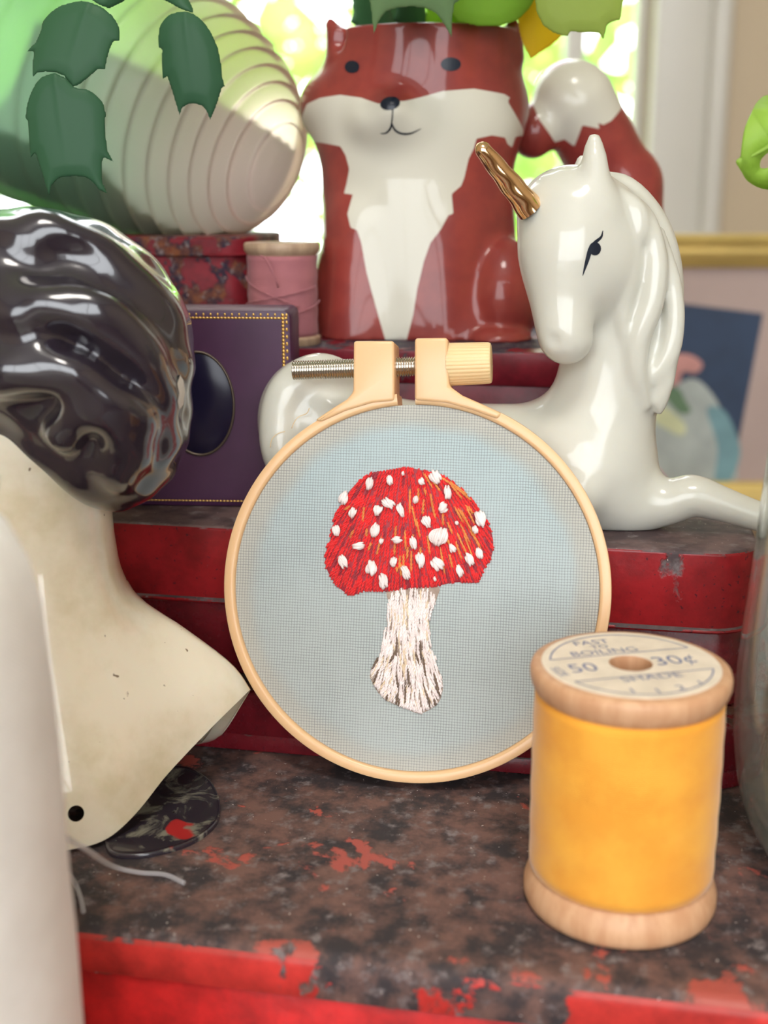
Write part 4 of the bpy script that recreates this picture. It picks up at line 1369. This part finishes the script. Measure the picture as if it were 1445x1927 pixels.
HV_, HF_ = H.mesh(5)
del H
m, nt, bs = new_mat('black_hair_glaze')
nn = noise(nt, 90, 4)
nt.links.new(mixc(nt, ramp(nt, nn, 0.3, 0.75), lin(42, 35, 44), lin(30, 25, 36)), bs.inputs['Base Color'])
bs.inputs['Roughness'].default_value = 0.22; bs.inputs['Coat Weight'].default_value = 1.0; bs.inputs['Coat Roughness'].default_value = 0.05
hair = mk('hair', HV_, HF_, m, bust, world=True); hair['label'] = 'glossy black swept hair'
hb_ = BVHTree.FromPolygons(HV_.tolist(), HF_.tolist())
V, F = stamp(hb_, [(338, 705), (344, 716), (347, 738), (344, 760), (336, 772), (333, 755), (336, 740), (332, 722)], 0.12)
mk('glaze_chip', V, F, simple('bare_clay', (214, 210, 204), 0.8), bust, world=True)
# face, turned away to the left
H = SDF((-112, 180, 48), (-52, 236, 104), 0.9)
H.add(H.ell((-84, 206, 76), (14, 14.5, 18)))
H.add(H.cone((-64, 212, 60), (-74, 208, 66), 13.4, 12.5), 5)
H.add(H.cone((-95, 203, 79), (-99.5, 201.5, 74), 1.6, 2.2), 2)
H.add(H.ell((-95, 203.5, 67.5), (3, 3.6, 1.2)), 1.2)
H.add(H.ell((-93, 203.5, 61), (4.5, 5, 3.4)), 3)
H.cut(H.ell((-98, 196.5, 79.5), (3, 3, 1.8)), 2); H.cut(H.ell((-96, 209.5, 79.5), (3, 3, 1.8)), 2)
V, F = H.mesh(3); del H
mk('face', V, F, M['creamglaze'], bust, world=True)

# ------------------------------------------------------------------ ribbed seashell
SCN = np.array([-69.0, 338.0, 133.0])
shell = thing('seashell', 'large translucent ribbed seashell on the small red tin', 'shell', (SCN[0], SCN[1], 98.5))
ax = np.array([0.84, -0.45, -0.36]); ax /= np.linalg.norm(ax)
e1 = np.array([0, 0, 1.0]) - ax * ax[2]; e1 /= np.linalg.norm(e1); e2 = np.cross(ax, e1)
ss = []; s = -62.0
NA = 120
prof = []
edges = [-62.0]
w = 9.0
while edges[-1] < 53:
    x = edges[-1]
    w = 10.0 if x < -5 else max(3.0, 9.4 - (x + 5) * 0.125)
    edges.append(min(53.6, x + w))
for a, b_ in zip(edges[:-1], edges[1:]):
    amp = 0.3 if a < -18 else min(2.8, 0.4 + (a + 18) * 0.085)
    for k in range(7):
        t = k / 7
        s = a + (b_ - a) * t
        base = 33.0 * math.sqrt(max(0.0, 1 - (s / 54.0) ** 2)) if s > 0 else 33.0 - 0.25 * s - 0.0035 * s * s
        rdg = amp * (1 - t) ** 1.6 * min(1, base / 12)
        if k == 0 and amp > 0.3: rdg *= 0.55
        prof.append((s, base + rdg))
V, F = [], []
for s, r in prof:
    for k in range(NA):
        a = 2 * math.pi * k / NA
        sw = 0.0
        V.append(SCN + ax * s + r * (math.cos(a) * e1 + math.sin(a) * e2))
for i in range(len(prof) - 1):
    for k in range(NA):
        am = 2 * math.pi * (k + 0.5) / NA
        d = math.cos(am) * e1 + math.sin(am) * e2
        if prof[i][0] < 38 and d[1] > 0.2 and d[2] > 0.0: continue      # unseen mouth, shaped to pass window light through the upper front wall
        F.append((i * NA + k, i * NA + (k + 1) % NA, (i + 1) * NA + (k + 1) % NA, (i + 1) * NA + k))
F.append(tuple(range((len(prof) - 1) * NA, len(prof) * NA)))
m = bpy.data.materials.new('glow_tinted_nacre'); m.use_nodes = True; nt = m.node_tree
bs = nt.nodes['Principled BSDF']
nn = noise(nt, 25, 3)
tc = nt.nodes.new('ShaderNodeTexCoord'); sx = nt.nodes.new('ShaderNodeSeparateXYZ'); nt.links.new(tc.outputs['Object'], sx.inputs[0])
al = mth(nt, 'ADD', mth(nt, 'MULTIPLY', sx.outputs[0], 0.9), mth(nt, 'MULTIPLY', nn, 0.02))
cc = mixc(nt, ramp(nt, al, -0.005, 0.045), lin(172, 210, 178), lin(236, 212, 200))  # green part puts the window's glow into the colour; pinkish tip is nacre
nt.links.new(cc, bs.inputs['Base Color']); bs.inputs['Roughness'].default_value = 0.3
bs.inputs['Coat Weight'].default_value = 0.4
tl_ = nd(nt, 'ShaderNodeBsdfTranslucent'); nt.links.new(cc, tl_.inputs[0])
rf = nd(nt, 'ShaderNodeBsdfRefraction'); nt.links.new(cc, rf.inputs['Color']); rf.inputs['Roughness'].default_value = 0.75; rf.inputs['IOR'].default_value = 1.03
m1 = nd(nt, 'ShaderNodeMixShader'); m1.inputs[0].default_value = 0.45
nt.links.new(tl_.outputs[0], m1.inputs[1]); nt.links.new(rf.outputs[0], m1.inputs[2])
m2 = nd(nt, 'ShaderNodeMixShader'); m2.inputs[0].default_value = 0.86
nt.links.new(bs.outputs[0], m2.inputs[1]); nt.links.new(m1.outputs[0], m2.inputs[2])
nt.links.new(m2.outputs[0], nt.nodes['Material Output'].inputs[0])
mk('shell_whorl', V, F, m, shell, world=True)
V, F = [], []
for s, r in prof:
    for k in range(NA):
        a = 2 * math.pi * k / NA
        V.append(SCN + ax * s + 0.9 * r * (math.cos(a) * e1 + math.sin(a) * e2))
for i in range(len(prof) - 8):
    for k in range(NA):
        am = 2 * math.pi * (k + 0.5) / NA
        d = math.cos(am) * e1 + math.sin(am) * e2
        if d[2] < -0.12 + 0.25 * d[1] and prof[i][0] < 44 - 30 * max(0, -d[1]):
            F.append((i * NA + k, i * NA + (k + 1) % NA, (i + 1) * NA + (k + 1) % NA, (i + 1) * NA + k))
mk('inner_shade_layer', V, F, simple('shade_layer_teal', (70, 96, 104), 0.5, vary=0.2, scale=40), shell, world=True)  # opaque dark layer added inside to shade the shell's lower half

# ------------------------------------------------------------------ holiday cactus growing in the fox planter
def cactus_mat(name, rgb, rgb2, trans):
    m = leaf_mat(name, rgb, rgb2, trans)
    b_ = m.node_tree.nodes['Principled BSDF']; b_.inputs['Roughness'].default_value = 0.42
    b_.inputs['Specular IOR Level'].default_value = 0.22
    return m
CM = [cactus_mat('dark_cactus', (78, 122, 76), (60, 100, 72), 0.35), cactus_mat('bright_cactus', (178, 212, 76), (150, 196, 72), 0.6), cactus_mat('pale_cactus', (196, 204, 110), (170, 190, 96), 0.5), cactus_mat('soft_cactus', (150, 176, 128), (128, 158, 112), 0.5), cactus_mat('yellow_cactus', (244, 228, 70), (244, 212, 70), 0.65)]
soil_z = zr - 7.5
cactus = thing('holiday_cactus', 'holiday cactus with toothed hanging segments rooted in the fox planter', 'plant', (cx_, FY, soil_z))
def flat_pad(poly, mid0, mid1, thick=1.2, curl=1.2, step=0.28):
    """fleshy toothed segment in its own plane: returns verts (u, v, n) and faces; outline and midrib in mm"""
    poly = np.asarray(poly, float); mid0, mid1 = np.asarray(mid0, float), np.asarray(mid1, float)
    lo_, hi_ = poly.min(0) - 1, poly.max(0) + 1
    g = SDF((lo_[0], lo_[1], -1.4), (hi_[0], hi_[1], 1.4), step)
    uu, vv = np.meshgrid(g.X.ravel(), g.Y.ravel(), indexing='ij')
    sd_ = poly_sd(np.stack([uu.ravel(), vv.ravel()], 1), poly).reshape(uu.shape)
    d = mid1 - mid0; L = np.linalg.norm(d); d /= L
    off = (uu - mid0[0]) * -d[1] + (vv - mid0[1]) * d[0]
    tt = (uu - mid0[0]) * d[0] + (vv - mid0[1]) * d[1]
    h = thick * 0.5 * np.sqrt(np.clip(-sd_ / 2.2, 0, 1)) + 0.22 * np.exp(-(off / 0.7) ** 2) * np.clip(1 - tt / L, 0, 1) * (sd_ < 0)
    g.d = np.where(sd_[:, :, None] < 0, np.maximum(np.abs(g.Z) - h[:, :, None], sd_[:, :, None]), np.sqrt(sd_[:, :, None] ** 2 + g.Z ** 2)).astype(np.float32)
    g.d = np.maximum(np.abs(g.Z) - np.maximum(h[:, :, None], 0.16), sd_[:, :, None]).astype(np.float32)
    V, F = g.mesh(1)
    o_ = (V[:, 0] - mid0[0]) * -d[1] + (V[:, 1] - mid0[1]) * d[0]
    t_ = (V[:, 0] - mid0[0]) * d[0] + (V[:, 1] - mid0[1]) * d[1]
    V[:, 2] -= curl * (o_ / np.abs(off[sd_ < 0]).max()) ** 2 + 0.8 * curl * (t_ / L - 0.4) ** 2
    return V, F
def seg_px(poly, y, mid, mat, y2=None, curl=1.2, scale=1.0):
    """outline traced in the photo, standing in an upright plane at depth y..y2"""
    y2 = y if y2 is None else y2
    ym = 0.5 * (y + y2)
    q = np.array([P(p[0], p[1], ym)[[0, 2]] for p in poly])
    q2 = closed_spline(q, len(q) * 2) * 0.3 + np.array([w_ for i in range(len(q)) for w_ in (q[i], 0.5 * (q[i] + q[(i + 1) % len(q)]))]) * 0.7
    m0, m1 = P(*mid[0], ym)[[0, 2]], P(*mid[1], ym)[[0, 2]]
    V, F = flat_pad(q2, m0, m1, 1.2, curl)
    z0_, z1_ = q[:, 1].max(), q[:, 1].min()
    W = np.stack([V[:, 0], y + (y2 - y) * (z0_ - V[:, 1]) / (z0_ - z1_) - V[:, 2], V[:, 1]], 1)
    mk('segment', W, F, mat, cactus, world=True)
c1 = lambda l: [(x / 2.331, y / 2.331) for x, y in l]
S1 = c1([(400, 8), (350, -4), (300, 5), (255, 18), (220, 40), (190, 68), (175, 95), (170, 130), (150, 180), (110, 222), (145, 222), (140, 262), (142, 340), (165, 320), (200, 316), (240, 318), (285, 335), (322, 386), (358, 370), (400, 335), (432, 303), (462, 306), (468, 262), (480, 215), (494, 180), (520, 178), (521, 130), (508, 95), (485, 62), (440, 25)])
S2 = c1([(235, 318), (205, 322), (175, 335), (150, 360), (125, 410), (110, 455), (103, 515), (114, 530), (120, 600), (130, 696), (150, 668), (165, 710), (185, 770), (216, 862), (228, 815), (255, 785), (290, 775), (365, 775), (405, 797), (435, 835), (472, 850), (447, 795), (446, 740), (450, 690), (496, 712), (468, 660), (460, 600), (455, 512), (460, 505), (445, 450), (420, 418), (380, 390), (320, 380), (285, 340)])
S3 = c1([(782, 50), (745, 60), (715, 82), (695, 115), (688, 165), (692, 206), (706, 215), (704, 280), (708, 346), (730, 335), (742, 370), (758, 420), (784, 506), (798, 472), (822, 458), (850, 454), (888, 466), (905, 490), (920, 526), (940, 480), (955, 440), (972, 382), (985, 380), (973, 335), (968, 280), (955, 210), (925, 140), (890, 90), (850, 60), (820, 50)])
T1 = c1([(395, -6), (440, -60), (500, -80), (560, -40), (545, 0), (520, 15), (480, 38), (440, 25)])
T2 = c1([(700, -10), (690, -120), (740, -170), (800, -130), (810, -40), (846, 30), (852, 60), (815, 52), (780, 35), (740, 12)])
seg_px(S1, 252, [(165, -2), (125, 150)], CM[0], 249)
seg_px(S2, 248, [(101, 138), (133, 335)], CM[0], 246)
seg_px(S3, 258, [(348, 22), (368, 198)], CM[0], 258)
seg_px(T1, 254, [(228, -25), (180, 8)], CM[0], 252)
seg_px(T2, 262, [(312, -60), (350, 22)], CM[0], 259)
F1 = [(695, 0), (698, 20), (703, 62), (712, 38), (726, 20), (748, 13), (775, 11), (800, 13), (822, 24), (838, 45), (853, 69), (852, 40), (856, 5), (870, -5), (858, -40), (860, -90), (835, -140), (780, -165), (720, -140), (692, -90), (698, -45), (684, -25)]
F2 = [(855, 2), (848, 22), (862, 38), (900, 47), (945, 46), (975, 36), (998, 14), (1010, -10), (1000, -60), (975, -110), (920, -120), (870, -90), (850, -50)]
F3 = [(1008, -5), (1011, 20), (1024, 46), (1045, 61), (1062, 66), (1071, 67), (1074, 59), (1100, 60), (1128, 60), (1138, 74), (1145, 45), (1158, 38), (1170, 36), (1174, 5), (1180, -30), (1170, -90), (1130, -140), (1060, -140), (1015, -90)]
F4 = [(972, 12), (976, 50), (984, 80), (1000, 110), (1018, 98), (1040, 84), (1062, 62), (1075, 30), (1070, -20), (1040, -60), (1000, -55), (975, -25)]
seg_px(F1, 272, [(778, -160), (772, 12)], CM[3], 276)
seg_px(F2, 286, [(925, -118), (905, 44)], CM[1], 289)
seg_px(F3, 270, [(1095, -138), (1098, 58)], CM[2], 272)
seg_px(F4, 298, [(1022, -58), (1003, 100)], CM[4], 300)
# branches from the pot that carry the hanging segments (they arch above the picture)
_o = [(0, .1), (.1, .28), (.25, .42), (.33, .44), (.36, .54), (.42, .46), (.58, .47), (.63, .56), (.69, .45), (.85, .38), (.93, .36), (1.03, .38), (.99, .2)]
_o = [(x * 15, t * 22) for t, x in _o] + [(0, 22.0)] + [(-x * 15, t * 22) for t, x in _o[::-1]]
TPV, TPF = flat_pad(_o, (0, 0), (0, 22), 1.2, 1.2, 0.6)
def unit_pad(a, b_, w, nrm, mat):
    a, b_ = np.array(a, float), np.array(b_, float)
    d = b_ - a; L = np.linalg.norm(d); d /= L
    nrm = np.array(nrm, float); nrm -= d * nrm.dot(d); nrm /= np.linalg.norm(nrm); s_ = np.cross(d, nrm)
    W = a + TPV[:, :1] * s_ * (w / 15) + TPV[:, 1:2] * d * (L / 22) + TPV[:, 2:] * nrm
    mk('segment', W, TPF, mat, cactus, world=True)
pot = np.array([cx_, FY, soil_z])
def branch(path, mat, w=15):
    n_ = len(path)
    for i in range(n_ - 1):
        unit_pad(path[i], path[i + 1], w, (0.2, -0.6, 0.8), mat)
s1t, s3t, f1t, f2t, f3t, f4t = P(206, -28, 254), P(316, -62, 262), P(778, -160, 272), P(925, -118, 286), P(1095, -138, 270), P(1022, -58, 298)
branch([pot + (-8, 0, -1), pot + (-14, -6, 20), pot + (-24, -16, 38), pot + (-40, -32, 46), pot + (-52, -46, 40), s3t * 0.5 + (pot + (-52, -46, 40)) * 0.5 + (0, 0, 3), s3t], CM[0])
branch([pot + (-4, 4, -1), pot + (-12, 2, 22), pot + (-28, -10, 44), pot + (-46, -28, 54), pot + (-58, -46, 50), (pot + (-58, -46, 50)) * 0.45 + s1t * 0.55 + (0, 0, 4), s1t], CM[0])
branch([pot + (0, -4, -1), pot + (-4, -14, 20), pot + (-3, -30, 32), f1t], CM[0])
branch([pot + (5, 0, -1), pot + (9, -10, 20), f2t], CM[1])
branch([pot + (8, 2, -1), pot + (16, -8, 24), pot + (24, -26, 36), f3t], CM[1])
branch([pot + (8, 6, -1), pot + (15, 2, 17), f4t], CM[2])

# ------------------------------------------------------------------ glass jar with a leaf cutting
jar = thing('glass_jar', 'clear rounded glass jar beside the yellow spool', 'jar', (83.5, 181, 0))
pro = [(0.1, 0.0), (15, 0.0), (18.2, 0.8), (20.2, 2.6), (23.0, 7.5), (25.0, 13.4), (26.3, 22), (26.5, 30), (26.3, 37), (25.4, 50), (24.8, 62), (24.0, 74), (24.2, 78), (24.0, 78.8)]
pri = [(23.3, 78.8), (23.3, 78), (23.2, 74), (24.0, 62), (24.6, 50), (25.5, 37), (25.7, 30), (25.5, 22), (24.2, 13.8), (22.0, 8.3), (18.6, 3.6), (13, 2.2), (0.1, 2.0)]
gmat, nt, bs = new_mat('clear_glass')
bs.inputs['Base Color'].default_value = (0.96, 0.985, 0.97, 1); bs.inputs['Roughness'].default_value = 0.0
bs.inputs['Transmission Weight'].default_value = 1.0; bs.inputs['IOR'].default_value = 1.45
nt = gmat.node_tree
tl_ = nd(nt, 'ShaderNodeBsdfTranslucent'); tl_.inputs[0].default_value = lin(226, 232, 220)
df_ = nd(nt, 'ShaderNodeBsdfDiffuse'); df_.inputs[0].default_value = lin(226, 232, 220)
ma = nd(nt, 'ShaderNodeMixShader'); nt.links.new(tl_.outputs[0], ma.inputs[1]); nt.links.new(df_.outputs[0], ma.inputs[2])
mb_ = nd(nt, 'ShaderNodeMixShader'); mb_.inputs[0].default_value = 0.06      # pale film standing in for window light refracted at the glass edge
nt.links.new(bs.outputs[0], mb_.inputs[1]); nt.links.new(ma.outputs[0], mb_.inputs[2]); nt.links.new(mb_.outputs[0], nt.nodes['Material Output'].inputs[0])
V, F = lathe(np.vstack([spline(pro, 60), spline(pri, 60)]).tolist(), 96)
mk('glass_wall', V, F, gmat, jar)
vine = thing('vine_cutting', 'green holed leaf on a stem standing in the glass jar', 'plant', (83, 182, 6))
M['vine'] = leaf_mat('vine_leaf', (186, 220, 96), (164, 206, 84), 0.5)
lb = P(1500, 262, 214)
stem_pts = spline([(83, 182, 6), (88, 184, 50), (96, 196, 90), (102, 210, 118), tuple(lb + (6, 2, 6)), tuple(lb + (0, 0, 2))], 40)
V, F = tube(stem_pts, np.linspace(1.6, 0.8, 40), 10)
mk('stem', V, F, simple('vine_stem', (120, 160, 70), 0.4), vine, world=True)
OUTL = [(1500, 262), (1495, 225), (1480, 190), (1462, 180), (1445, 186), (1422, 208), (1402, 238), (1393, 268), (1391, 292), (1389, 297), (1382, 305), (1398, 323), (1412, 337), (1445, 351), (1480, 352), (1505, 335), (1512, 300)]
HOLE = [(1430, 303), (1434, 294), (1448, 284), (1464, 280), (1472, 288), (1466, 304), (1450, 315), (1434, 315)]
bm = bmesh.new()
def loop2(px):
    q = closed_spline(px, len(px) * 3)
    vs = [bm.verts.new((x, y, 0)) for x, y in q]
    return [bm.edges.new((vs[i], vs[(i + 1) % len(vs)])) for i in range(len(vs))]
ed = loop2(OUTL) + loop2(HOLE)
bmesh.ops.triangle_fill(bm, use_beauty=True, edges=ed)
bm.verts.index_update()
hol2 = closed_spline(HOLE, 24); out2 = closed_spline(OUTL, 60)
lv = [P(v.co.x, v.co.y, 214) + np.array([0, -0.00045 * (v.co.x - 1440) ** 2 + 0.0006 * (v.co.y - 270) ** 2, 0]) for v in bm.verts]
lf = []
for f in bm.faces:
    c = f.calc_center_median()
    if not in_poly(c.x, c.y, hol2) and in_poly(c.x, c.y, out2): lf.append(tuple(v.index for v in f.verts))
bm.free()
lo3 = mk('leaf', lv, lf, M['vine'], vine, world=True)
sm = lo3.modifiers.new('thick', 'SOLIDIFY'); sm.thickness = 0.0005
V, F = tube(spline([P(1500, 262, 213.6), P(1462, 268, 213.4), P(1425, 288, 213.5), P(1392, 304, 213.7)], 16), np.linspace(0.6, 0.25, 16), 6)
mk('midrib', V, F, M['vine'], lo3, world=True)

# ------------------------------------------------------------------ gilt picture frame
FRY = 600.0
fx0, fx1 = P(1150, 470, FRY)[0], P(1640, 470, FRY)[0]
fz1 = P(1350, 440, FRY)[2]; fz0 = TABLE
pf = thing('picture_frame', 'gold framed picture standing behind the unicorn', 'picture frame', ((fx0 + fx1) / 2, FRY, fz0))
M['gilt'] = simple('gilt_wood', (206, 178, 104), 0.4, metal=0.35, vary=0.2, scale=40)
barw = 15.5
def fbar(a, b_, d):
    """mitred moulding from corner a to b_ (x,z), d = inward direction"""
    a, b_, d = np.array(a), np.array(b_), np.array(d)
    t = (b_ - a) / np.linalg.norm(b_ - a)
    pr = [(0, 0), (0, -12), (2, -14), (4.5, -13), (5.5, -10.5), (8, -11.5), (10, -11), (11, -8.5), (13.5, -7.5), (barw, -5.5), (barw, 0)]
    V = []
    for c, s_ in ((a, 1), (b_, -1)):
        for w_, y in pr:
            q = c + d * w_ + t * s_ * w_
            V.append((q[0], FRY + y, q[1]))
    k = len(pr)
    F = [(i, (i + 1) % k, k + (i + 1) % k, k + i) for i in range(k)] + [tuple(range(k)), tuple(range(2 * k - 1, k - 1, -1))]
    sharp(mk('frame_bar', V, F, M['gilt'], pf, world=True), 25)
c00, c10, c11, c01 = (fx0, fz0), (fx1, fz0), (fx1, fz1), (fx0, fz1)
fbar(c01, c11, (0, -1)); fbar(c00, c10, (0, 1)); fbar(c00, c01, (1, 0)); fbar(c10, c11, (-1, 0))
V, F = box(fx0 + 3, fx1 - 3, FRY - 3, FRY - 1, fz0 + 3, fz1 - 3)
mk('mount_board', V, F, simple('taupe_mount', (168, 148, 140), 0.7, vary=0.08, scale=20), pf, smooth=False, world=True)
def print_poly(name, poly, off, rgb, parent, rgb2=None):
    q = closed_spline(poly, len(poly) * 4) if len(poly) > 5 else np.array(poly, float)
    V = [P(x, y, FRY - 3.0 - off) for x, y in q]
    return mk(name, V, [tuple(range(len(V)))], simple(name, rgb, 0.6, vary=0.25, scale=60), parent, smooth=False, world=True)
pic = print_poly('print', [(1190, 560), (1436, 590), (1372, 925), (1190, 925)], 0.1, (36, 56, 84), pf)
print_poly('print_figure', [(1200, 790), (1255, 740), (1300, 712), (1335, 735), (1360, 780), (1362, 830), (1384, 850), (1386, 890), (1370, 905), (1200, 905)], 0.15, (168, 176, 170), pic)
print_poly('print_drapery', [(1330, 770), (1365, 775), (1392, 840), (1386, 880), (1372, 905), (1345, 905), (1350, 840)], 0.2, (112, 150, 156), pic)
print_poly('print_hand', [(1240, 690), (1268, 668), (1300, 668), (1322, 685), (1310, 702), (1285, 700), (1278, 720), (1262, 726), (1250, 712)], 0.2, (196, 140, 132), pic)
print_poly('print_leaves', [(1245, 735), (1275, 730), (1290, 755), (1300, 775), (1280, 778), (1262, 760)], 0.22, (96, 126, 92), pic)
print_poly('print_sash', [(1232, 760), (1258, 770), (1290, 800), (1282, 820), (1250, 805), (1230, 790)], 0.22, (200, 204, 160), pic)
print_poly('print_rose', [(1215, 880), (1235, 878), (1255, 905), (1240, 915), (1210, 915)], 0.25, (226, 140, 140), pic)

# ------------------------------------------------------------------ thin glassy disc under the bust
disc = [(205, 1604), (200, 1560), (240, 1500), (300, 1450), (350, 1445), (390, 1465), (408, 1490), (415, 1515), (412, 1540), (395, 1562), (360, 1585), (310, 1602), (255, 1611)]
q = closed_spline(disc, 70)
wq = np.array([G(x, y, 0.6) for x, y in q]); wc = wq.mean(0)
m, nt, bs = new_mat('smoky_mica')
n1 = noise(nt, 130, 6, 0.65, None, 0.8); n2 = noise(nt, 75, 3, 0.5)
c = mixc(nt, ramp(nt, n1, 0.47, 0.62), lin(44, 38, 48), lin(134, 130, 116))
c = mixc(nt, ramp(nt, n2, 0.61, 0.64), c, lin(176, 44, 44))
nt.links.new(c, bs.inputs['Base Color']); bs.inputs['Roughness'].default_value = 0.25; bs.inputs['Coat Weight'].default_value = 0.7
V, F = [], []
for s, z in ((1.0, 0.0), (1.0, 0.7), (0.985, 0.95), (0.96, 0.8), (0.9, 0.7), (0.4, 0.75), (0.02, 0.75)):
    for p in wq: V.append((wc[0] + (p[0] - wc[0]) * s, wc[1] + (p[1] - wc[1]) * s, z))
for i in range(6):
    for k in range(70): F.append((i * 70 + k, i * 70 + (k + 1) % 70, (i + 1) * 70 + (k + 1) % 70, (i + 1) * 70 + k))
d_ = mk('glassy_disc', V, F, m, None, loc=(wc[0], wc[1], 0))
tag(d_, 'thin dark glassy disc with red flecks lying under the bust', 'disc')
